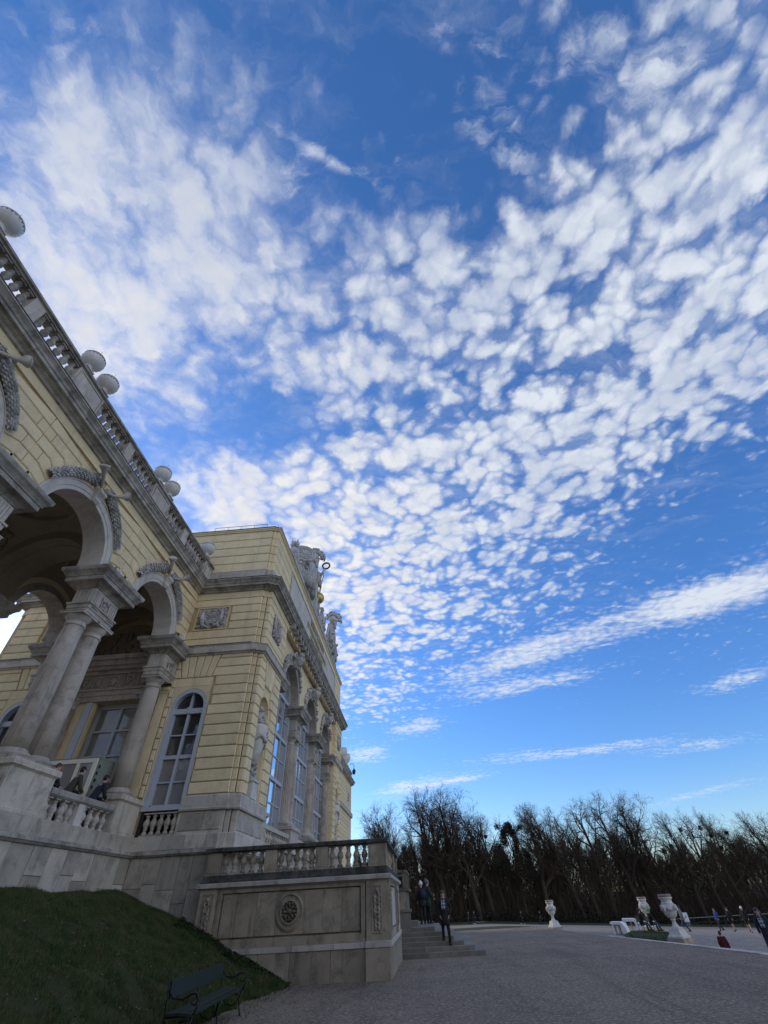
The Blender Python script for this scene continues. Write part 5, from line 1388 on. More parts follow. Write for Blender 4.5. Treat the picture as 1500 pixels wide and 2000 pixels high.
# ---- great stone urns on the plaza
def garden_urn(x, y, z, s, lab, block, rz=0.3):
    t = thing('garden_urn', lab, 'urn', (x, y, z), rz, 'great white stone urns', local=True)
    def bl(m, n, mt, parent=t): return m.build(n, mt, parent, local=True)
    m = MB(); P = [(-.5, -.5), (.5, -.5), (.5, .5), (-.5, .5)]
    def pyr(a, za, b, zb_): m.add([(sx * r, sy * r, zz_) for r, zz_ in ((a, za), (b, zb_)) for sx, sy in ((-1, -1), (1, -1), (1, 1), (-1, 1))], [(0, 1, 5, 4), (1, 2, 6, 5), (2, 3, 7, 6), (3, 0, 4, 7), (4, 5, 6, 7), (3, 2, 1, 0)])
    pyr(.56 * s, 0, .56 * s, .10 * s); pyr(.56 * s, .10 * s, .50 * s, .16 * s); pyr(.47 * s, .16 * s, .36 * s, .50 * s); pyr(.38 * s, .50 * s, .33 * s, .56 * s)
    bl(m, 'pedestal', URNM)
    m = MB(); m.lathe([(r * s, z_ * s) for r, z_ in ((.30, .56), (.24, .62), (.16, .76), (.13, .90), (.16, .94), (.19, .97), (.19, 1.0), (.14, 1.03))], n=20); bl(m, 'foot', URNM)
    m = MB(); m.lathe([(r * s, z_ * s) for r, z_ in ((.12, 1.02), (.26, 1.08), (.40, 1.22), (.47, 1.40), (.50, 1.58), (.50, 1.72), (.46, 1.82), (.40, 1.86))], n=32, flute=(.05, 1.05 * s, 1.35 * s)); body = bl(m, 'bowl', URNM)
    m = MB(); m.lathe([(r * s, z_ * s) for r, z_ in ((.44, 1.84), (.47, 1.87), (.40, 1.90), (.37, 2.0), (.40, 2.10), (.48, 2.16), (.50, 2.20), (.46, 2.22), (.45, 2.27), (.47, 2.38), (.42, 2.40), (.36, 2.30))], n=28); bl(m, 'neck', URNM)
    m = MB(); m.lathe([(r * s, z_ * s) for r, z_ in ((.465, 2.24), (.475, 2.30), (.478, 2.385), (.43, 2.405), (.36, 2.31))], n=28); bl(m, 'rim', LOWM)
    m = MB()
    for k in range(4):                                                    # swags between four goat heads
        a0 = pi / 2 * k; pts = []
        for i in range(11):
            f = i / 10; a = a0 + pi / 2 * f
            zz_ = 1.74 - .24 * sin(pi * f); r = .525
            pts.append((r * s * cos(a), r * s * sin(a), zz_ * s))
        m.tube(pts, [.035 * s + .035 * s * sin(pi * i / 10) for i in range(11)], 7)
        for i in range(1, 10):
            p = Vector(pts[i])
            for q in range(3): m.ball(p + Vector((R.uniform(-.04, .04), R.uniform(-.04, .04), R.uniform(-.05, .03))) * s, .035 * s, 6, 4)
    bl(m, 'garland', CARVE)
    for k in range(4):
        a = pi / 2 * k; c = Vector((cos(a), sin(a), 0)); tt = Vector((-sin(a), cos(a), 0)); h = MB()
        h.ball(c * .56 * s + Vector((0, 0, 1.66 * s)), (.11 * s, .11 * s, .15 * s), 10, 7); h.ball(c * .60 * s + Vector((0, 0, 1.52 * s)), (.07 * s, .07 * s, .10 * s), 8, 6)
        for sg in (-1, 1):
            pts = [c * .54 * s + tt * sg * (.04 + .10 * sin(f * 2.6)) * s + Vector((0, 0, (1.76 + .05 * sin(f * 3) - .34 * max(0, f - .3)) * s)) for f in (0, .2, .4, .6, .8, 1.0)]
            h.tube(pts, [.04 * s, .04 * s, .037 * s, .033 * s, .028 * s, .02 * s], 6)
        bl(h, 'mask', URNM)
    if block:
        m = MB(); m.box(-.64 * s, .64 * s, -.64 * s, .64 * s, -block, -.003); bl(m, 'base_block', LOWM)
    return t
US = 2.08 / 2.40
garden_urn(16.08, 39.7, -.765, US, 'largest white stone urn, on a dark block in front of the wood', .55, .62)
garden_urn(21.2, 58.0, -1.02, US, 'white stone urn second in size, behind the two seated people', .8, .5)
garden_urn(13.3, 63.1, -.90, US, 'smallest and farthest white stone urn, alone at the gravel edge', .12, .3)

# ---- carved urns standing in the wall niches
def niche_urn(y, lab):
    x = XF - .22; z0 = 5.14
    t = thing('niche_urn', lab, 'urn', (x, y, z0), group='carved urns in the wall niches')
    m = MB(); m.box(x - .42, x + .26, y - .42, y + .42, z0, z0 + .22); m.box(x - .30, x + .26, y - .34, y + .34, z0 + .22, z0 + .62)
    m.box(x - .36, x + .32, y - .40, y + .40, z0 + .62, z0 + .70); m.build('pedestal', URNM, t)
    m = MB(); m.lathe([(.30, .70), (.30, .76), (.20, .84), (.15, 1.0), (.14, 1.24), (.20, 1.28), (.22, 1.34), (.15, 1.40)], (x, y, z0), 18)
    for k in range(20): m.ball((x + .2 * cos(k * 2.4), y + .24 * sin(k * 2.4), z0 + .72 + .03 * k), .055, 6, 4)
    m.build('foot', CARVE, t)
    m = MB(); m.lathe([(.14, 1.38), (.22, 1.55), (.34, 1.90), (.42, 2.2), (.45, 2.45), (.46, 2.8), (.40, 2.92)], (x, y, z0), 30, flute=(.09, 1.45, 2.75)); m.build('bowl', URNM, t)
    rr = random.Random(int(y)); m = MB()
    for i in range(40):
        a = -1.8 + 3.6 * i / 40; zz_ = z0 + 2.32 - .10 * cos(a * 4)
        m.ball((x + .47 * cos(a), y + .47 * sin(a), zz_), (.075, .075, .085), 6, 4)
    for i in range(22): m.ball((x + .25 + rr.uniform(-.1, .12), y + .42 + rr.uniform(-.1, .1), z0 + 1.95 + rr.uniform(0, .75)), rr.uniform(.05, .10), 6, 4)
    m.build('garland', CARVE, t)
    m = MB(); m.lathe([(.40, 2.92), (.44, 2.98), (.36, 3.04), (.30, 3.08)], (x, y, z0), 20)
    m.tube([(x + .0, y - .26, z0 + 3.05), (x + .05, y - .18, z0 + 3.32), (x + .05, y, z0 + 3.42), (x + .1, y + .24, z0 + 3.30), (x + .18, y + .34, z0 + 3.12)], [.12, .16, .17, .12, .06], 8)
    m.ball((x + .06, y - .12, z0 + 3.62), (.12, .14, .14), 9, 7); m.ball((x + .16, y - .02, z0 + 3.58), (.07, .10, .06), 7, 5)
    for s in (-1, 1): m.tube([(x + .05, y + .0, z0 + 3.3), (x + .15, y + .2 * s, z0 + 3.1), (x + .2, y + .28 * s, z0 + 3.0)], [.09, .07, .05], 6)
    m.build('lid_figure', CARVE, t)
niche_urn(20.95, 'tall fluted stone urn with a crouching figure in the near wall niche')
niche_urn(43.45, 'distant stone urn in the niche at the far end of the facade')

# ---- roof sculptures on the attic edge
def rocks(m, n, x0, x1, y0, y1, z0, z1, r0, r1, seed):
    rr = random.Random(seed)
    for i in range(n): m.ball((rr.uniform(x0, x1), rr.uniform(y0, y1), rr.uniform(z0, z1)), (rr.uniform(r0, r1), rr.uniform(r0, r1), rr.uniform(r0, r1) * 1.3), 7, 5, Matrix.Rotation(rr.uniform(0, 3), 3, 'X'))
def helmet(t, x, y, z, s, seed):
    m = MB(); m.ball((x, y, z), (.36 * s, .40 * s, .40 * s), 14, 10)
    m.tube([(x - .30 * s, y - .1, z - .12 * s), (x + .05 * s, y - .38 * s, z - .10 * s), (x + .38 * s, y - .1, z - .14 * s), (x + .52 * s, y, z - .20 * s)], [.05 * s, .07 * s, .07 * s, .03 * s], 7)
    v = [(x + .02 * s, y - .26 * s, z - .1 * s), (x + .36 * s, y - .16 * s, z - .1 * s), (x + .36 * s, y + .2 * s, z - .1 * s), (x, y + .28 * s, z - .1 * s), (x + .34 * s, y - .04 * s, z - .98 * s), (x + .22 * s, y + .08 * s, z - .95 * s)]
    m.add(v, [(0, 1, 4), (1, 2, 4), (2, 5, 4), (2, 3, 5), (3, 0, 5), (0, 4, 5)]); m.build('helmet', ROOFC, t)
    pts = [Vector((x + a * s, y, z + c * s)) for a, c in ((-.52, .10), (-.40, .48), (-.06, .60), (.30, .50), (.56, .18), (.62, -.22))]
    m = MB(); m.tube(pts, [.10 * s, .16 * s, .19 * s, .20 * s, .18 * s, .10 * s], 8); rr = random.Random(seed)
    for i in range(60):
        f = rr.random() * 4.99; k = int(f); q = pts[k].lerp(pts[k + 1], f - k); o = (q - Vector((x, y, z))).normalized()
        m.ball(q + o * .17 * s + Vector((rr.uniform(-.05, .05), rr.uniform(-.18, .18), rr.uniform(-.05, .05))) * s, (.07 * s, .07 * s, .10 * s), 6, 4)
    m.build('plume', ROOFC, t)
def figure_trunk(m, x, y, z0, z1, r, k, seed):
    m.lathe([(r, 0), (r * 1.05, (z1 - z0) * .3), (r * .85, (z1 - z0) * .6), (r * 1.0, (z1 - z0) * .85), (r * .55, z1 - z0)], (x, y, z0), 14)
    rr = random.Random(seed)
    for i in range(k):
        a = 2 * pi * i / k
        m.tube([(x + r * 1.02 * cos(a), y + r * 1.02 * sin(a), z0), (x + r * 1.14 * cos(a + .25), y + r * 1.14 * sin(a + .25), (z0 + z1) / 2), (x + r * .8 * cos(a + .5), y + r * .8 * sin(a + .5), z1 - .1)], [.13, .11, .05], 6)
t = thing('roof_trophy', 'carved stone trophy with round shield and plumed helmet at the near roof end', 'sculpture', (-7.3, 26, 19.08), group='stone trophies on the attic')
m = MB(); m.box(-8.0, -7.05, 23.3, 29.2, 19.08, 19.42); m.build('plinth', ROOFC, t)
m = MB(); figure_trunk(m, -7.52, 24.0, 19.42, 21.15, .30, 6, 1); rocks(m, 36, -7.85, -7.2, 23.7, 24.4, 19.5, 20.9, .07, .15, 2); m.build('carved_stump', ROOFC, t)
m = MB(); m.ball((-7.53, 23.98, 21.42), (.26, .26, .28), 12, 8); m.ball((-7.42, 23.72, 21.34), (.13, .15, .12), 8, 6)
for i in range(16): m.ball((-7.53 + .27 * cos(i * .4), 23.98 + .05 * (i % 2), 21.44 + .27 * sin(i * .4)), .085, 6, 4)
for sx in (-.15, .15): m.tube([(-7.53 + sx, 23.98, 21.62), (-7.53 + sx * 1.6, 23.98, 21.92)], [.09, .03], 6)
m.build('lion_mask', ROOFC, t)
sc = Vector((-7.08, 25.3, 21.55)); nz = Vector((.42, -.86, .28)).normalized(); ux = Vector((0, 0, 1)).cross(nz).normalized(); uz = nz.cross(ux)
FSh = lambda u, d, z: tuple(sc + ux * u + uz * z + nz * d)
m = MB(); m.prism(FSh, circ(0, 0, .80, 32), -.12, .02); m.arc_sweep(FSh, 0, 0, [(.92, -.10), (.95, .0), (.88, .10), (.76, .06), (.76, -.08)], 0, 2 * pi, 36, False)
m.arc_sweep(FSh, 0, 0, [(.62, .01), (.63, .07), (.57, .07), (.57, .01)], 0, 2 * pi, 30, False); m.ball(FSh(0, .03, 0), (.16, .12, .16), 10, 6)
for i in range(8):
    a = 2 * pi * i / 8; m.tube([FSh(.2 * cos(a), .04, .2 * sin(a)), FSh(.52 * cos(a), .04, .52 * sin(a))], [.035, .05], 5)
m.build('shield', ROOFC, t)
m = MB(); figure_trunk(m, -7.25, 26.6, 19.42, 21.9, .36, 9, 4); rocks(m, 40, -7.6, -6.85, 25.8, 27.4, 19.5, 21.4, .08, .18, 41)
for i in range(6): m.tube([(-7.5 + .16 * i, 25.4 + .3 * i, 21.0), (-7.3 + .13 * i, 25.3 + .3 * i, 20.2), (-7.45 + .16 * i, 25.5 + .3 * i, 19.4)], [.10, .16, .20], 7)
m.build('cuirass', ROOFC, t)
m = MB(); figure_trunk(m, -7.15, 28.1, 19.42, 22.85, .36, 8, 5); m.ball((-7.22, 27.68, 21.7), (.22, .08, .22), 12, 6); m.ball((-7.22, 27.62, 21.7), (.13, .08, .13), 10, 5); rocks(m, 30, -7.6, -6.85, 27.6, 28.6, 19.5, 20.8, .09, .18, 6); m.build('trophy_stand', ROOFC, t)
helmet(t, -6.98, 28.0, 23.12, 1.12, 7)
t = thing('roof_trophy', 'carved stone trophy with plumed helmet at the far roof end', 'sculpture', (-7.3, 38.4, 19.08), group='stone trophies on the attic')
m = MB(); m.box(-8.0, -7.05, 36.2, 41.0, 19.08, 19.42); m.build('plinth', ROOFC, t)
m = MB(); figure_trunk(m, -7.25, 38.4, 19.42, 22.7, .36, 8, 8); m.ball((-6.95, 38.1, 20.2), (.16, .16, .16), 8, 6); rocks(m, 40, -7.6, -6.9, 37.4, 40.5, 19.5, 21.4, .10, .22, 9); m.build('trophy_stand', ROOFC, t)
helmet(t, -7.08, 38.3, 22.95, 1.10, 10)
m = MB(); figure_trunk(m, -7.4, 40.2, 19.42, 21.6, .4, 7, 3); m.build('cuirass', ROOFC, t)
t = thing('eagle_statue', 'stone eagle raising a wreath over a gilded globe in the middle of the roof', 'statue', (-7.4, 31.6, 19.08))
m = MB(); m.box(-8.1, -7.02, 29.8, 35.2, 19.08, 19.5); m.build('plinth', ROOFC, t)
m = MB(); m.tube([(-7.5, 31.2, 22.3), (-7.42, 31.1, 23.0), (-7.35, 31.0, 23.5), (-7.5, 31.0, 24.05)], [.30, .42, .36, .16], 12)
for sx, zz_ in ((-.42, 23.9), (.32, 23.55)):
    for i in range(7): m.tube([(-7.42 + sx * .5, 31.0, 23.4), (-7.42 + sx * (.9 + .06 * i), 31.0 + .05 * i, zz_ - .22 * i + .2), (-7.42 + sx * (1.3 - .05 * i), 31.1 + .06 * i, zz_ - .30 * i)], [.13, .10, .03], 6)
rocks(m, 50, -7.85, -7.0, 30.8, 31.5, 22.4, 23.6, .06, .13, 11); m.build('eagle_body', ROOFC, t)
m = MB(); m.tube([(-7.1, 31.0, 23.45), (-6.85, 31.0, 23.62), (-6.66, 31.0, 24.12)], [.17, .14, .08], 8); m.build('raised_claw', ROOFC, t)
FW2 = lambda u, d, z: (-6.57 + u, 31.0 + d, 24.42 + z)
m = MB(); m.arc_sweep(FW2, 0, 0, [(.37, -.06), (.40, 0), (.37, .06), (.27, .06), (.25, 0), (.27, -.06)], 0, 2 * pi, 28, False)
for i in range(44): m.ball(FW2(.325 * cos(i * .1428) + .02 * (-1) ** i, .04 * (-1) ** (i // 2), .325 * sin(i * .1428) + .02 * (-1) ** i), .06, 5, 4)
m.build('wreath', BRONZE, t)
m = MB(); m.tube([(-7.25, 30.6, 25.45), (-7.2, 30.6, 22.6)], .032, 6); m.tube([(-6.75, 31.0, 23.3), (-6.98, 31.0, 22.0)], [.045, .035], 6); m.ball((-6.74, 31.0, 23.34), .07, 6, 4); m.build('sceptre', GOLD, t)
m = MB()
for i in range(8): m.tube([(-7.85 + .1 * i, 30.7 - .05 * (i % 2), 22.35), (-7.88 + .105 * i, 30.6 - .05 * (i % 2), 22.62 + .14 * (i % 2))], [.085, .05], 6); m.ball((-7.88 + .105 * i, 30.6, 22.70 + .12 * (i % 2)), .055, 6, 4)
m.build('crown', GOLD, t)
m = MB(); m.ball((-7.12, 31.2, 21.2), (.50, .50, .52), 18, 12); m.build('globe', GOLD, t)
m = MB()
for i in range(6): m.tube([(-7.8 + .13 * i, 30.55, 22.3), (-7.82 + .13 * i, 30.45, 21.2), (-7.78 + .13 * i, 30.5, 19.9), (-7.75 + .12 * i, 30.55, 19.5)], [.07, .10, .11, .12], 7)
figure_trunk(m, -7.5, 31.1, 19.5, 22.2, .42, 7, 14); m.build('drapery', ROOFC, t)
m = MB(); figure_trunk(m, -7.4, 33.9, 19.5, 21.2, .34, 7, 15); rocks(m, 44, -7.75, -7.05, 33.0, 34.8, 19.6, 21.5, .09, .2, 16); m.build('carved_arms', ROOFC, t)

# ================================================================ bench in front of the bank
def bench(x, y, z, rz, lab):
    t = thing('park_bench', lab, 'bench', (x, y, z), rz, local=True)
    L = 1.6
    def plank(y0, y1, z0, z1, n, tilt=0):
        m = MB(); m.add([(sx * L, yy, zz_ + (tilt if yy == y1 else 0)) for zz_ in (z0, z1) for yy in (y0, y1) for sx in (-1, 1)], [(0, 2, 3, 1), (4, 5, 7, 6), (0, 1, 5, 4), (2, 6, 7, 3), (0, 4, 6, 2), (1, 3, 7, 5)]); return m.build(n, GREENB, t, local=True)
    plank(-.24, -.045, .42, .455, 'seat_board'); plank(-.035, .11, .42, .455, 'seat_board', -.01) ; plank(.12, .20, .40, .435, 'seat_board')
    m = MB(); m.add([(sx * 1.46, -.30 + dy - .11 * (zz_ - .62), zz_) for zz_ in (.61, .83) for dy in (0, .03) for sx in (-1, 1)], [(0, 2, 3, 1), (4, 5, 7, 6), (0, 1, 5, 4), (2, 6, 7, 3), (0, 4, 6, 2), (1, 3, 7, 5)]); m.build('backrest', GREENB, t, local=True)
    for sx in (-1.5, 0, 1.5):
        m = MB(); n = 6
        m.tube([(sx, -.34, 0), (sx, -.30, .2), (sx, -.28, .40), (sx, -.30, .62), (sx, -.335, .86)], [.018, .016, .018, .016, .014], n)
        m.tube([(sx, .22, 0), (sx, .19, .10), (sx, .15, .26), (sx, .20, .40)], [.018, .015, .015, .018], n)
        m.tube([(sx, -.29, .40), (sx, 0, .405), (sx, .22, .395)], .017, n)
        m.tube([(sx, -.28, .36), (sx, -.12, .20), (sx, .02, .17), (sx, .12, .26), (sx, .08, .35), (sx, -.02, .33)], .012, n)
        if sx:
            m.tube([(sx, -.31, .72), (sx, -.20, .62), (sx, -.02, .60), (sx, .12, .66), (sx, .22, .66), (sx, .26, .58), (sx, .20, .52), (sx, .13, .55)], [.014, .016, .018, .018, .017, .016, .014, .010], n)
            m.tube([(sx, .24, .60), (sx, .25, .50), (sx, .21, .40)], .015, n)
        m.build('iron_frame', IRON, t, local=True)
    return t
bench(-4.42, 12.45, -.02, radians(-88), 'dark green plank bench with curled black iron frame below the grass bank')

# ================================================================ glazed kiosk behind the balcony rail
t = thing('kiosk', 'small glazed kiosk with cream frame and grey green side under the arcade', 'kiosk', (-12.9, 17.8, 3.86))
x0, x1, y0, y1, z0, z1 = -13.95, -11.9, 17.3, 18.3, 3.86, 6.18
m = MB(); m.box(x1 - .05, x1, y0 + .02, y1, z0, z1 - .01); m.build('side_panel', GREENP, t)
m = MB(); m.box(x0, x1 - .05, y1 - .05, y1, z0, z1); m.box(x0, x1, y0, y1, z1, z1 + .06); m.build('shell', GREENP, t)
m = MB()
for a, c, e, g in ((x0, x1 - .06, z1 - .14, z1), (x0, x0 + .12, z0, z1 - .14), (-12.72, -12.60, z0, z1 - .14), (x1 - .2, x1 - .06, z0, z1 - .14), (x0, x1 - .06, z0, z0 + .9)): m.box(a, c, y0 - .06, y0 + .03, e, g)
m.build('front_frame', WOODW, t)
for a, c in ((x0 + .12, -12.72), (-12.60, x1 - .2)):
    m = MB(); m.box(a, c, y0 - .02, y0 - .01, z0 + .9, z1 - .14); m.build('pane', GLASSC, t)
m = MB()
for i in range(4): m.box(x1 + .002, x1 + .03, y0 + .02 + .03 * (i % 2), y0 + .09 + .03 * (i % 2), 5.2 + .22 * i, 5.3 + .22 * i)
m.build('hinge', IRON, t)

# ================================================================ seats, sign and rail on the right
def lounge(x, y, z, rz, lab, s=1.0):
    t = thing('lounge_seat', lab, 'seat', (x, y, z), rz, 'white moulded seats by the grass', local=True)
    prof = [(-.85, 0), (-.70, .42), (-.50, .62), (-.30, .70), (.80, .72), (.85, .66), (.75, .58), (-.18, .56), (-.28, .46), (-.36, .0)]
    prof = [(a * s * .68, c * s) for a, c in prof]; m = MB(); n = len(prof); w = .48 * s
    m.add([(a, sg * w, c) for sg in (-1, 1) for a, c in prof], [(i, (i + 1) % n, n + (i + 1) % n, n + i) for i in range(n)] + [tuple(range(n)), tuple(range(2 * n - 1, n - 1, -1))]); m.build('shell', WHITEP, t, local=True)
    m = MB(); m.box(.36 * s, .46 * s, -w * .9, w * .9, 0, .57 * s); m.build('leg', WHITEP, t, local=True)
    m = MB(); m.box(.03 * s, .12 * s, -w * .6, w * .3, 0, .57 * s); m.build('leg', WHITEP, t, local=True)
    return t
lounge(14.6, 46.2, ground(14.6, 46.2), radians(150), 'smaller white moulded seat, nearest the gravel', .98)
lounge(17.2, 51.0, ground(17.2, 51.0), radians(160), 'larger white moulded seat beside the two seated people', 1.22)
t = thing('signboard', 'narrow pale notice board on a post at the edge of the wood', 'sign', (47.8, 112, -3.72), radians(-22), local=True)
m = MB(); m.box(-.42, .42, -.05, .05, .52, 1.78); m.build('board', WHITEP, t, local=True)
m = MB(); m.box(-.40, .40, -.06, .06, .0, .40); m.box(-.34, .34, -.04, .04, .40, .52); m.build('base', GREYC, t, local=True)
m = MB(); m.box(-.08, .08, -.056, -.05, 1.1, 1.3); m.build('panel_print', IRON, t, local=True)
t = thing('rail_fence', 'low dark post and rail fence along the grass in front of the wood', 'fence', (44, 112, -3.6))
m = MB(); m.box(46, 66, 112.0, 112.12, -2.75, -2.66); m.build('rail', GREENP, t)
m = MB(); m.box(46, 66, 112.0, 112.12, -3.4, -3.32); m.build('rail', IRON, t)
for i in range(8):
    m = MB(); m.box(46.1 + 2.8 * i, 46.25 + 2.8 * i, 111.98, 112.14, -4.2, -2.55); m.build('fence_post', IRON, t)
# ================================================================ people
def skin_mesh(name, joints, bones, mat, sub=1):
    """one continuous surface grown over a stick figure: joints {name: (pos, radius)}, bones [(a, b)]"""
    names = list(joints); idx = {n: i for i, n in enumerate(names)}
    me = bpy.data.meshes.new(name); me.from_pydata([joints[n][0] for n in names], [(idx[a], idx[b]) for a, b in bones], [])
    o = bpy.data.objects.new(name, me); link(o)
    md = o.modifiers.new('skin', 'SKIN'); md.use_smooth_shade = True
    for n, sv in zip(names, me.skin_vertices[0].data):
        r = joints[n][1]; sv.radius = r if hasattr(r, '__len__') else (r, r); sv.use_root = (n == names[0])
    if sub: s_ = o.modifiers.new('sub', 'SUBSURF'); s_.levels = sub; s_.render_levels = sub
    dg = bpy.context.evaluated_depsgraph_get(); dg.update()
    out = bpy.data.meshes.new_from_object(o.evaluated_get(dg))
    bpy.data.objects.remove(o); bpy.data.meshes.remove(me)
    out.name = name; out.materials.clear(); out.materials.append(mat)
    return out
def ell_loft(m, rows, n=12, caps=True):
    """rows of (centre, half width x, half depth y)"""
    base = len(m.v)
    m.add([(c[0] + a * cos(2 * pi * i / n), c[1] + b * sin(2 * pi * i / n), c[2]) for c, a, b in rows for i in range(n)],
          [(j * n + i, j * n + (i + 1) % n, (j + 1) * n + (i + 1) % n, (j + 1) * n + i) for j in range(len(rows) - 1) for i in range(n)], True)
    if caps: m.f += [tuple(range(base + n - 1, base - 1, -1)), tuple(range(base + (len(rows) - 1) * n, base + len(rows) * n))]; m.sm += [False, False]
def person(lab, loc, heading, h=1.75, legs=None, arms=None, lean=(0, 0), coat=BLACKC, coat_hem=.80, trousers=BLACKC, shoes=BLACKC, hair=HAIR, hat=None, long_hair=False, scarf=None, sit=False, backpack=None, bare=False, group=None, fat=1.0, head_turn=0.0):
    """figure facing local +Y; loc is where the feet (or the seat's ground) stand"""
    t = thing('person', lab, 'person', loc, heading, group, local=True)
    s = h / 1.75; V = lambda x, y, z: (x * s, y * s, z * s)
    lx, ly = lean
    P = .46 if sit else .93
    hip = V(0, 0, P); 
    sh_z = P + .50; tl = lambda f: (lx * f, ly * f)                        # torso leans forward by ly at the shoulders
    T = lambda f, x=0, y=0, z=0: V(x + lx * f, y + ly * f, P + (.50 * f + z))
    legs = legs or (((-.10, .0, .50), (-.11, -.02, .08)), ((.10, .02, .50), (.11, .03, .08)))
    arms = arms or (((-.25, -.02, 1.17), (-.24, .08, .96)), ((.25, -.02, 1.17), (.24, .08, .96)))
    J = {'pelvis': (V(0, 0, P), (.14 * s, .10 * s)), 'waist': (T(.4), (.12 * s, .09 * s)), 'chest': (T(.82), (.155 * s, .10 * s)), 'neck': (T(1.07, 0, .0), .058 * s), 'jaw': (T(1.15, 0, .025, .03), (.066 * s, .078 * s)), 'head': (T(1.22, 0, .025, .085), (.088 * s, .102 * s)), 'crown': (T(1.24, 0, .012, .165), (.070 * s, .082 * s))}
    B = [('pelvis', 'waist'), ('waist', 'chest'), ('chest', 'neck'), ('neck', 'jaw'), ('jaw', 'head'), ('head', 'crown')]
    for k, (kn, an) in zip('LR', legs):
        sx = -1 if k == 'L' else 1
        J['hip' + k] = (V(sx * .09, 0, P - .06), .085 * s); J['knee' + k] = (V(*kn), .058 * s); J['ank' + k] = (V(*an), .042 * s); J['toe' + k] = (V(an[0] + .02 * sx, an[1] + .15, max(.03, an[2] - .045)), .034 * s)
        B += [('pelvis', 'hip' + k), ('hip' + k, 'knee' + k), ('knee' + k, 'ank' + k), ('ank' + k, 'toe' + k)]
    for k, (el, wr) in zip('LR', arms):
        sx = -1 if k == 'L' else 1
        J['sh' + k] = (T(.96, sx * .17, 0), .055 * s); J['el' + k] = (V(*el), .042 * s); J['wr' + k] = (V(*wr), .028 * s)
        d = (Vector(wr) - Vector(el)).normalized(); hd = Vector(wr) + d * .085
        J['hand' + k] = (V(*hd), (.036 * s, .020 * s))
        B += [('chest', 'sh' + k), ('sh' + k, 'el' + k), ('el' + k, 'wr' + k), ('wr' + k, 'hand' + k)]
    me = skin_mesh('body', J, B, SKIN)
    # fingers, nose and ears join the body's surface
    x = MB()
    hc = Vector(J['head'][0]); fy = .114 * s
    x.ball(hc + Vector((0, fy * .98, -.01 * s)), (.014 * s, .024 * s, .024 * s), 6, 5)
    for sx in (-1, 1): x.ball(hc + Vector((sx * .09 * s, -.005, -.005)), (.012 * s, .024 * s, .033 * s), 6, 5)
    for k in 'LR':
        sx = -1 if k == 'L' else 1
        w0, h0 = Vector(J['wr' + k][0]), Vector(J['hand' + k][0]); d = (h0 - w0).normalized(); sd_ = d.cross(Vector((1, 0, .01))).normalized()
        for q, (o, L) in enumerate(((-.027, .055), (-.009, .068), (.009, .063), (.027, .048))):
            b0 = h0 + sd_ * o * s; x.tube([b0 - d * .01, b0 + d * L * .5 * s + Vector((-sx, 0, 0)) * .006, b0 + d * L * s + Vector((-sx, 0, 0)) * .022 * s], [.010 * s, .009 * s, .007 * s], 5)
        b0 = w0 + d * .04 * s; x.tube([b0 + sd_ * .02 * s, b0 + sd_ * .05 * s + d * .02 * s, b0 + sd_ * .055 * s + d * .05 * s], [.011 * s, .010 * s, .008 * s], 5)
    bmx = bmesh.new(); bmx.from_mesh(me); tmp = x.mesh('tmp', SKIN); bmx.from_mesh(tmp); bmx.to_mesh(me); bmx.free(); bpy.data.meshes.remove(tmp)
    body = put('body', me, t)
    for sx in (-1, 1):
        m = MB(); m.ball(hc + Vector((sx * .032 * s, fy * .86, .014 * s)), (.014 * s, .012 * s, .009 * s), 6, 4); m.build('eye', BLACKC, body, local=True)
    m = MB(); m.ball(hc + Vector((0, fy * .86, -.052 * s)), (.024 * s, .010 * s, .005 * s), 6, 4); m.build('mouth', LIP, body, local=True)
    # clothes
    m = MB(); f = fat
    if sit:
        ell_loft(m, [(T(-.08), .19 * f * s, .15 * f * s), (T(.15), .19 * f * s, .14 * f * s), (T(.5), .19 * f * s, .135 * f * s), (T(.85), .205 * f * s, .13 * f * s), (T(.97), .20 * f * s, .11 * s), (T(1.04), .12 * s, .09 * s), (T(1.13), .085 * s, .085 * s)])
    else:
        hem = coat_hem
        ell_loft(m, [(V(0, .0, hem), .205 * f * s, .165 * f * s), (V(0, 0, (hem + P) / 2 + .02), .20 * f * s, .155 * f * s), (T(.3), .18 * f * s, .135 * f * s), (T(.6), .19 * f * s, .135 * f * s), (T(.86), .215 * f * s, .135 * f * s), (T(.96), .20 * f * s, .115 * s), (T(1.03), .125 * s, .09 * s), (T(1.08), .085 * s, .082 * s), (T(1.15), .088 * s, .086 * s)])
    for k in 'LR':
        a, b_, c = (Vector(J[n + k][0]) for n in ('sh', 'el', 'wr'))
        m.tube([a + Vector((0, 0, .01)), a.lerp(b_, .5), b_, b_.lerp(c, .5), c], [.078 * f * s, .070 * f * s, .062 * f * s, .056 * f * s, .050 * f * s], 9)
        m.ball(a, .085 * f * s, 8, 6)
    m.build('coat', coat, t, local=True)
    m = MB()
    ell_loft(m, [(V(0, 0, P - .13), .165 * s, .12 * s), (V(0, 0, P - .02), .17 * s, .125 * s), (V(0, 0, P + .08), .15 * s, .11 * s)])
    for k in 'LR':
        a, b_, c = (Vector(J[n + k][0]) for n in ('hip', 'knee', 'ank'))
        if bare: m.tube([a, a.lerp(b_, .5), b_ + (a - b_) * .12], [.10 * s, .09 * s, .08 * s], 9)
        else: m.tube([a, a.lerp(b_, .5), b_, b_.lerp(c, .5), c + Vector((0, 0, -.01))], [.098 * s, .085 * s, .070 * s, .062 * s, .058 * s], 9)
    m.build('trousers', trousers, t, local=True)
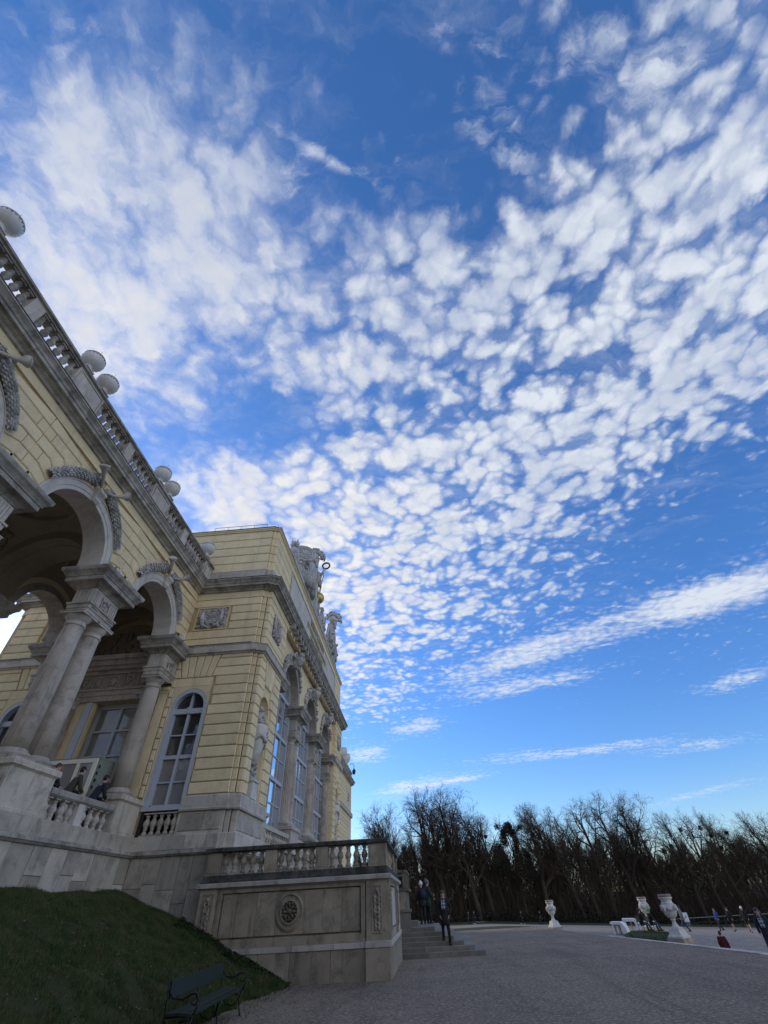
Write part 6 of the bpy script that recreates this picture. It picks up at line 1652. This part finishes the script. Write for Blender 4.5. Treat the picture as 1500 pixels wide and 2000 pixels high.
    for k in 'LR':
        a, b_ = Vector(J['ank' + k][0]), Vector(J['toe' + k][0]); m = MB()
        m.tube([a + Vector((0, -.05 * s, -.035 * s)), a + Vector((0, .02 * s, -.03 * s)), a.lerp(b_, .6) + Vector((0, 0, -.008 * s)), b_ + Vector((0, .03 * s, 0))], [.042 * s, .052 * s, .045 * s, .03 * s], 8); m.build('shoe', shoes, t, local=True)
    if hat:
        m = MB(); m.ball(hc + Vector((0, -.005, .060 * s)), (.106 * s, .120 * s, .112 * s), 12, 8); m.lathe([(.110 * s, .02 * s), (.120 * s, .035 * s), (.115 * s, .07 * s)], tuple(hc + Vector((0, -.005, 0))), 14); m.ball(hc + Vector((0, 0, .180 * s)), .03 * s, 6, 5); m.build('hat', hat, t, local=True)
    if hair:
        m = MB(); m.ball(hc + Vector((0, -.030 * s, .040 * s)), (.098 * s, .106 * s, .108 * s), 12, 8)
        if long_hair:
            for sx in (-1, 0, 1): m.tube([hc + Vector((sx * .055 * s, -.05 * s, .04 * s)), hc + Vector((sx * .085 * s, -.055 * s, -.08 * s)), hc + Vector((sx * .10 * s, -.03 * s, -.25 * s))], [.055 * s, .055 * s, .03 * s], 7)
        m.build('hair', hair, t, local=True)
    if scarf:
        m = MB(); nk = Vector(T(1.08))
        m.lathe([(.075 * s, -.03 * s), (.105 * s, .0), (.10 * s, .05 * s), (.072 * s, .06 * s)], tuple(nk), 12)
        c0 = Vector(T(1.0, 0, .10)); c1 = Vector(T(.72, 0, .155)); c2 = Vector(T(.40, 0, .155))
        for sx in (-.5, .5):
            o = Vector((sx * .085 * s, 0, 0)); w = .045 * s
            m.add([p + o + Vector((e * w, g * .012, 0)) for p in (c0, c1, c2) for e in (-1, 1) for g in (0, 1)], [(0, 2, 6, 4), (4, 6, 10, 8), (1, 5, 7, 3), (5, 9, 11, 7), (0, 4, 5, 1), (4, 8, 9, 5), (2, 3, 7, 6), (6, 7, 11, 10), (8, 10, 11, 9)])
        m.build('scarf', scarf, t, local=True)
    if backpack:
        m = MB(); ell_loft(m, [(T(.25, 0, -.20), .14 * s, .09 * s), (T(.5, 0, -.21), .16 * s, .11 * s), (T(.85, 0, -.19), .15 * s, .09 * s), (T(.97, 0, -.17), .08 * s, .05 * s)]); 
        for sx in (-1, 1): m.tube([T(.95, sx * .11, -.12), T(1.02, sx * .11, .02), T(.75, sx * .12, .14), T(.4, sx * .14, .02)], .02 * s, 6)
        m.build('backpack', backpack, t, local=True)
    return t
BAL = 3.86
lean_arms = (((-.28, .30, 1.08), (-.10, .46, 1.02)), ((.28, .30, 1.08), (.10, .46, 1.02)))
def head_at(x, y, z, h, lean, floor=BAL): return (x, y, floor)
# three people at the balcony rail
person('balding man in dark clothes, leftmost of the three at the balcony rail', (-11.62, 14.75, BAL), radians(-75), 1.58, arms=lean_arms, lean=(0, .12), coat=BLACKC, hair=HAIRB, trousers=GREYC)
person('man in an olive coat leaning on the balcony rail, middle of three', (-11.62, 15.75, BAL), radians(-35), 1.72, arms=lean_arms, lean=(.02, .22), coat=OLIVE, trousers=NAVY, hair=HAIR)
person('dark haired person in a navy coat leaning out nearest the column', (-11.50, 17.0, BAL), radians(-30), 1.70, arms=lean_arms, lean=(.02, .22), coat=NAVY, trousers=BLACKC, hair=HAIR)
# man on the steps
pockets = (((-.30, -.06, 1.16), (-.20, .06, .93)), ((.30, -.06, 1.16), (.20, .06, .93)))
person('man in a long black coat and checked scarf standing on the steps', (.80, 26.62, .19), radians(178), 1.80, legs=(((-.12, .04, .50), (-.14, .02, .08)), ((.12, -.06, .56), (.13, -.22, .225))), arms=pockets, coat=BLACKC, coat_hem=.62, trousers=BLACKC, hair=HAIRB, scarf=SCARF)
# pair on the landing
person('visitor in a white knitted hat with a blue backpack on the landing', (-.20, 30.9, .775), radians(20), 1.68, coat=BLACKC, coat_hem=.72, trousers=BLACKC, shoes=HAIRB, hair=None, hat=WHITEC, backpack=NAVY)
person('visitor in a dark green parka and grey hat on the landing', (.12, 31.5, .775), radians(-60), 1.74, arms=(((.22, .1, 1.2), (.1, .30, 1.15)), ((.26, .05, 1.16), (.2, .25, 1.02))), coat=DKGREEN, coat_hem=.66, trousers=BLACKC, hair=None, hat=GREYC, shoes=HAIRB)
stride = (((-.10, .18, .52), (-.10, .24, .09)), ((.10, .04, .50), (.10, -.28, .14)))
stride2 = (((-.10, .10, .50), (-.10, .05, .08)), ((.10, .10, .53), (.10, -.24, .16)))
# far strollers on the path
def gp(x, y): return ground(x, y) + .02
for lab, x, y, hd, kw in (('stroller in black, left of a pair on the far path', 7.6, 107.0, 80, dict(coat=BLACKC, h=1.72)), ('stroller in dark clothes with white shoes, right of the far pair', 8.5, 106.5, -80, dict(coat=NAVY, trousers=BLACKC, shoes=WHITEC, h=1.76)),
                          ('lone walker in black with white trainers on the far path', 16.6, 104.5, -90, dict(coat=BLACKC, shoes=WHITEC, h=1.75)), ('lone walker in black just left of the smallest urn', 20.1, 105.5, 85, dict(coat=BLACKC, h=1.8)),
                          ('walker in grey blue half hidden behind the largest urn', 22.3, 53.0, 60, dict(coat=GREYC, trousers=DENIM, h=1.7)),
                          ('jogger in a bright blue top, left of three runners', 30.0, 63.0, 100, dict(coat=BLUEC, coat_hem=.88, trousers=NAVY, h=1.74)), ('jogger in black with shorts, middle of three runners', 31.0, 62.4, 120, dict(coat=BLACKC, coat_hem=.86, bare=True, h=1.78)),
                          ('jogger in black with a white cap, right of three runners', 29.9, 57.4, 140, dict(coat=BLACKC, coat_hem=.86, bare=True, hat=WHITEC, hair=None, h=1.76))):
    person(lab, (x, y, gp(x, y)), radians(hd), legs=stride if 'jog' in lab or 'walker' in lab else stride2, **kw)
person('woman with long dark hair and checked scarf at the right edge', (14.45, 26.6, gp(14.45, 26.6)), radians(150), 1.72, legs=(((-.1, .03, .5), (-.1, .0, .08)), ((.1, .12, .5), (.1, -.1, .1))), coat=NAVY, coat_hem=.42, trousers=NAVY, hair=HAIR, long_hair=True, scarf=SCARF)
person('small child in a dark red jacket just beyond the kerb', (11.35, 24.15, gp(11.35, 24.15)), radians(-40), 1.0, coat=RED, coat_hem=.62, trousers=BLACKC, hair=HAIR, fat=1.25)
# two people on cafe chairs
for lab, x, y, hd, hatc, ct in (('seated person in black, left of the two on chairs', 16.9, 47.9, -75, None, BLACKC), ('seated person in a bright green hat on a chair', 17.9, 48.6, -78, GREENH, BLACKC)):
    z = ground(x, y) + .12
    person(lab, (x, y, z), radians(hd), 1.8, legs=(((-.12, .42, .46), (-.12, .52, .08)), ((.12, .42, .46), (.12, .60, .08))), arms=(((-.26, .08, .72), (-.12, .30, .62)), ((.26, .08, .72), (.12, .30, .62))), lean=(0, .05), sit=True, coat=ct, trousers=DENIM, hair=HAIR if not hatc else None, hat=hatc)
    t = thing('chair', 'dark cafe chair under the ' + ('person in a green hat' if hatc else 'seated person in black'), 'chair', (x, y, z), radians(hd), 'chairs on the grass', local=True)
    m = MB(); m.box(-.22, .22, -.24, .22, .36, .40); m.build('seat', IRON, t, local=True)
    m = MB(); m.box(-.22, .22, -.27, -.24, .55, .88); m.build('backrest', IRON, t, local=True)
    for sx in (-.2, .2):
        for yy in (-.24, .2):
            m = MB(); m.tube([(sx, yy, 0), (sx, yy, .37 if yy > 0 else .88)], .014, 5); m.build('leg', IRON, t, local=True)
# ================================================================ the wood
def bark(name, c1, c2):
    m, t, b = new_mat(name)
    pos = t.node('ShaderNodeNewGeometry').outputs['Position']; oi = t.node('ShaderNodeObjectInfo').outputs['Random']
    c = t.mix(t.noise(pos, 1.2, 3), c1, c2); k = t.math('ADD', t.math('MULTIPLY', oi, .6), .7)
    t.put(b.inputs['Base Color'], t.mix(1.0, c, t.comb(k, k, k), 'MULTIPLY')); b.inputs['Roughness'].default_value = .95; b.inputs['Specular IOR Level'].default_value = .1
    return m
BARK = bark('bark', (.085, .067, .050), (.045, .036, .028)); TWIG = bark('twigs', (.090, .064, .045), (.052, .038, .028)); THICK = bark('thicket_twigs', (.075, .054, .037), (.036, .027, .020))
EVER = leafmat('evergreen', (.016, .022, .008), (.030, .034, .012))
def tree_meshes(seed, lean=0.0, spread=1.0, clumps=0, forks=2):
    """bare tree of unit size 20 m: trunk with limbs, and a crown of fine branches"""
    r = random.Random(seed); T = MB(); Cc = MB(); E = MB(); ends = []
    def grow(p, d, L, rad, lev):
        n = (7, 5, 4, 3, 2)[lev]; pts = [p]; rr = [rad]; q = p; dd = d
        for i in range(n):
            w = (.08, .20, .24, .26, .3)[lev]
            dd = (dd + Vector((r.gauss(0, w), r.gauss(0, w), r.gauss(0, w) + (.05, .09, .05, .02, .0)[lev]))).normalized()
            q = q + dd * (L / n); pts.append(q); rr.append(rad * (1 - (.62 if lev == 0 else .8) * (i + 1) / n))
        (T if lev < 2 else Cc).tube(pts, rr, (7, 5, 4, 3, 3)[lev], caps=False)
        if lev == 4: return
        k = (r.randint(7, 9), r.randint(6, 7), r.randint(6, 7), r.randint(5, 7))[lev]
        for j in range(k):
            f = (.34 if lev == 0 else .22) + (.66 if lev == 0 else .78) * (j + r.random() * .8) / k; f = min(f, .995)
            i = min(int(f * n), n - 1); a = pts[i].lerp(pts[i + 1], f * n - i); ax = (pts[i + 1] - pts[i]).normalized()
            az = r.uniform(0, 2 * pi) ; o = ax.orthogonal().normalized(); o = Matrix.Rotation(az, 3, ax) @ o
            ang = radians(r.uniform(28, 64)) * spread * (1.0 if lev else (1.15 - .5 * f))
            nd = (ax * cos(ang) + o * sin(ang)).normalized()
            Lc = L * ((.62 - .30 * (f - .34)) if lev == 0 else r.uniform(.42, .62)) * r.uniform(.75, 1.15)
            rc = max(rr[i] * (.66 if lev == 0 else .60), .013)
            grow(a, nd, Lc, rc, lev + 1)
        ends.append(pts[-1])
        if lev < 2: grow(pts[-1], dd, L * .35, rr[-1], min(lev + 1, 3))
    grow(Vector((0, 0, 0)), Vector((lean, r.uniform(-.05, .05), 1)).normalized(), 12.5, .44, 0)
    zt = max(v[2] for v in Cc.v)
    k = 20.0 / zt
    for mb in (T, Cc): mb.v = [(x * k, y * k, z * k) for x, y, z in mb.v]
    out = [T.mesh('trunk', BARK), Cc.mesh('crown', TWIG)]
    if clumps:
        ends = [e * k for e in ends if e.z * k > 9]
        for c in r.sample(ends, min(clumps, len(ends))):
            sz = r.uniform(.35, .6) if clumps < 12 else r.uniform(.7, 1.35)
            for i in range(int(300 * sz)):
                v = Vector((r.gauss(0, 1), r.gauss(0, 1), r.gauss(0, 1))).normalized() * Vector((sz * r.random() ** .75, sz * r.random() ** .6, sz * r.random() ** .8)).x
                n_ = Vector((r.uniform(-1, 1), r.uniform(-1, 1), r.uniform(-1, 1))).normalized(); a = n_.orthogonal() * .11; b_ = n_.cross(a) * .7
                E.add([c + v - a, c + v + b_, c + v + a, c + v - b_], [(0, 1, 2, 3)])
        out.append(E.mesh('evergreen_clump', EVER))
    return out
TT = [tree_meshes(101, .02, .9), tree_meshes(102, -.10, .85), tree_meshes(103, .05, 1.05, 2), tree_meshes(104, -.22, .8), tree_meshes(105, -.02, .75), tree_meshes(106, .0, 1.0, 22), tree_meshes(107, -.14, .95, 4)]
TL = ['tall bare tree with wide open limbs standing in the winter wood', 'bare tree with upswept crown standing in the winter wood', 'bare tree with round mistletoe tufts standing in the winter wood', 'slender bare tree leaning left in the winter wood', 'narrow upright bare tree standing in the winter wood', 'tree with dense evergreen clumps in its crown in the wood', 'leaning bare tree with dark tufts near its top']
rt = random.Random(77)
def front_label(k, az):
    where = ('beside the palace corner' if az < -3.6 else 'just right of the palace' if az < -1.5 else 'above the standing man' if az < 3 else 'above the far strolling pair' if az < 6.2 else 'left of the evergreen clumped tree' if az < 9
             else 'above the lone walkers' if az < 12 else 'above the smallest urn' if az < 14.2 else 'between the smallest and middle urn' if az < 16.6 else 'above the white seats' if az < 19 else 'above the middle urn' if az < 22 else 'above the largest urn' if az < 24 else 'above the notice board' if az < 25.5
             else 'above the blue jogger' if az < 27.4 else 'above the woman in the scarf' if az < 29.2 else 'at the right edge of the wood' if az < 30.8 else 'past the right end of the view')
    return ('tall bare tree with wide open limbs ', 'bare tree with an upswept crown ', 'bare tree with round mistletoe tufts ', 'slender bare tree leaning left ', 'narrow upright bare tree ', 'tree with evergreen clumps ', 'leaning bare tree with dark tufts ')[k] + where
def tree(k, x, y, h, lab=None, rz=None, group='bare trees of the wood'):
    z = gp(x, y) - .2; s = h / 20.0
    t = thing('bare_tree', lab or TL[k], 'tree', (x, y, z), 0, group)
    rz = rt.uniform(-.5, .5) if rz is None else rz
    for n, me in zip(('trunk', 'crown', 'evergreen_clump'), TT[k]): put(n, me, t, (x, y, z), rot=(0, 0, rz), scale=s)
def elev(az):
    tab = [(-8, 6.6), (-5, 6.8), (-3.3, 7.2), (-1.5, 8.4), (1, 9.8), (3, 8.9), (5, 8.8), (7.5, 7.8), (9, 6.8), (11, 6.6), (13.5, 7.0), (15.5, 6.4), (18, 7.4), (20.5, 7.6), (22.5, 6.2), (24.5, 5.2), (27, 5.2), (29, 5.2), (31, 4.6), (34, 4.4), (45, 4.4)]
    for (a, e), (b_, f) in zip(tab, tab[1:]):
        if a <= az <= b_: return e + (f - e) * (az - a) / (b_ - a)
    return 5
spec = [(0, -4.5), (4, -3.4), (1, -2.2), (0, .6), (4, 2.2), (1, 3.6), (2, 5.2), (4, 6.6), (2, 7.8), (5, 9.6), (3, 11.8), (3, 13.2), (1, 14.8), (4, 16.2), (0, 17.6), (0, 19.8), (1, 21.4), (2, 23.2), (3, 24.8), (6, 26.4), (6, 28.4), (4, 30.0), (3, 31.6), (1, 33.4), (4, 35.5), (0, 38), (2, 41)]
uniq = {.6: 'tallest bare tree of the wood, just right of the palace', 9.6: 'broad tree full of dark evergreen clumps left of the wood gap', 19.8: 'wide crowned bare tree above the middle urn', 17.6: 'upswept bare tree just left of the wide crowned one', 28.4: 'bare tree with dark tufts sticking out above the wood on the right'}
for k, az in spec:
    D = 128 + rt.uniform(-2, 5); a = radians(az); y = D; x = y * math.tan(a); dist = sqrt(x * x + y * y)
    ztop = 1.65 + dist * math.tan(radians(elev(az) * (1.10 if k != 5 else .98)))
    tree(k, x, y, ztop - gp(x, y), uniq.get(az) or front_label(k, az))
for row, (Y0, n) in enumerate(((138, 22), (150, 20), (168, 18))):
    for i in range(n):
        az = -7 + 50 * (i + rt.uniform(.1, .9)) / n; a = radians(az); y = Y0 + rt.uniform(-4, 4); x = y * math.tan(a); dist = sqrt(x * x + y * y)
        ztop = 1.65 + dist * math.tan(radians(elev(az) * rt.uniform(.42, .72)))
        tree(rt.choice((0, 1, 1, 0, 3, 4, 6)), x, y, ztop - gp(x, y), 'bare tree deep in the wood behind the front row', group='bare trees deep in the wood')
th_ = MB()
for i in range(170000):
    az = radians(rt.uniform(-9, 44)); y = rt.uniform(126, 172); x = y * math.tan(az); z0 = gp(x, y)
    dist = sqrt(x * x + y * y); hmax = (1.65 - z0) + dist * math.tan(radians(elev(math.degrees(az)) * (.40 + .14 * sin(math.degrees(az) * 1.9 + sin(math.degrees(az) * .7) * 2) + .07 * sin(math.degrees(az) * 5.3))))
    z = z0 + hmax * rt.random() ** 1.35; L = rt.uniform(.8, 2.6); w = rt.uniform(.018, .055); lx, ly = rt.gauss(0, .35) * L, rt.gauss(0, .35) * L
    k = len(th_.v); th_.v += [(x - w, y, z), (x + w, y + .03, z), (x + lx, y + ly, z + L)]; th_.f.append((k, k + 1, k + 2)); th_.sm.append(False)
o = th_.build('thicket', THICK); o['kind'] = 'stuff'
bs = MB()
for i in range(24000):
    az = radians(rt.uniform(-9, 44)); y = rt.uniform(124.5, 131); x = y * math.tan(az); z = gp(x, y) + rt.random() ** 2 * (1.6 + 1.0 * sin(x * .6) * sin(x * .23))
    leaf(bs, (x, y, max(z, gp(x, y))), rt.uniform(.10, .28), .2)
o = bs.build('undergrowth', leafmat('undergrowth_leaves', (.022, .020, .010), (.034, .028, .015))); o['kind'] = 'stuff'
# the wood behind the camera that the side windows mirror
bw = MB()
for i in range(26000):
    x = rt.uniform(-75, 60); y = rt.uniform(-56, -28); L = rt.uniform(.8, 2.4); w = rt.uniform(.08, .22)
    hm = 17 + 4.5 * sin(x * .21) * sin(x * .083 + 1) + 2.5 * sin(x * .7); z = hm * rt.random() ** .9; lx, ly = rt.gauss(0, .5) * L, rt.gauss(0, .5) * L
    k = len(bw.v); bw.v += [(x - w, y, z), (x + w, y + .05, z), (x + lx, y + ly, z + L)]; bw.f.append((k, k + 1, k + 2)); bw.sm.append(False)
o = bw.build('wood', THICK); o['kind'] = 'stuff'
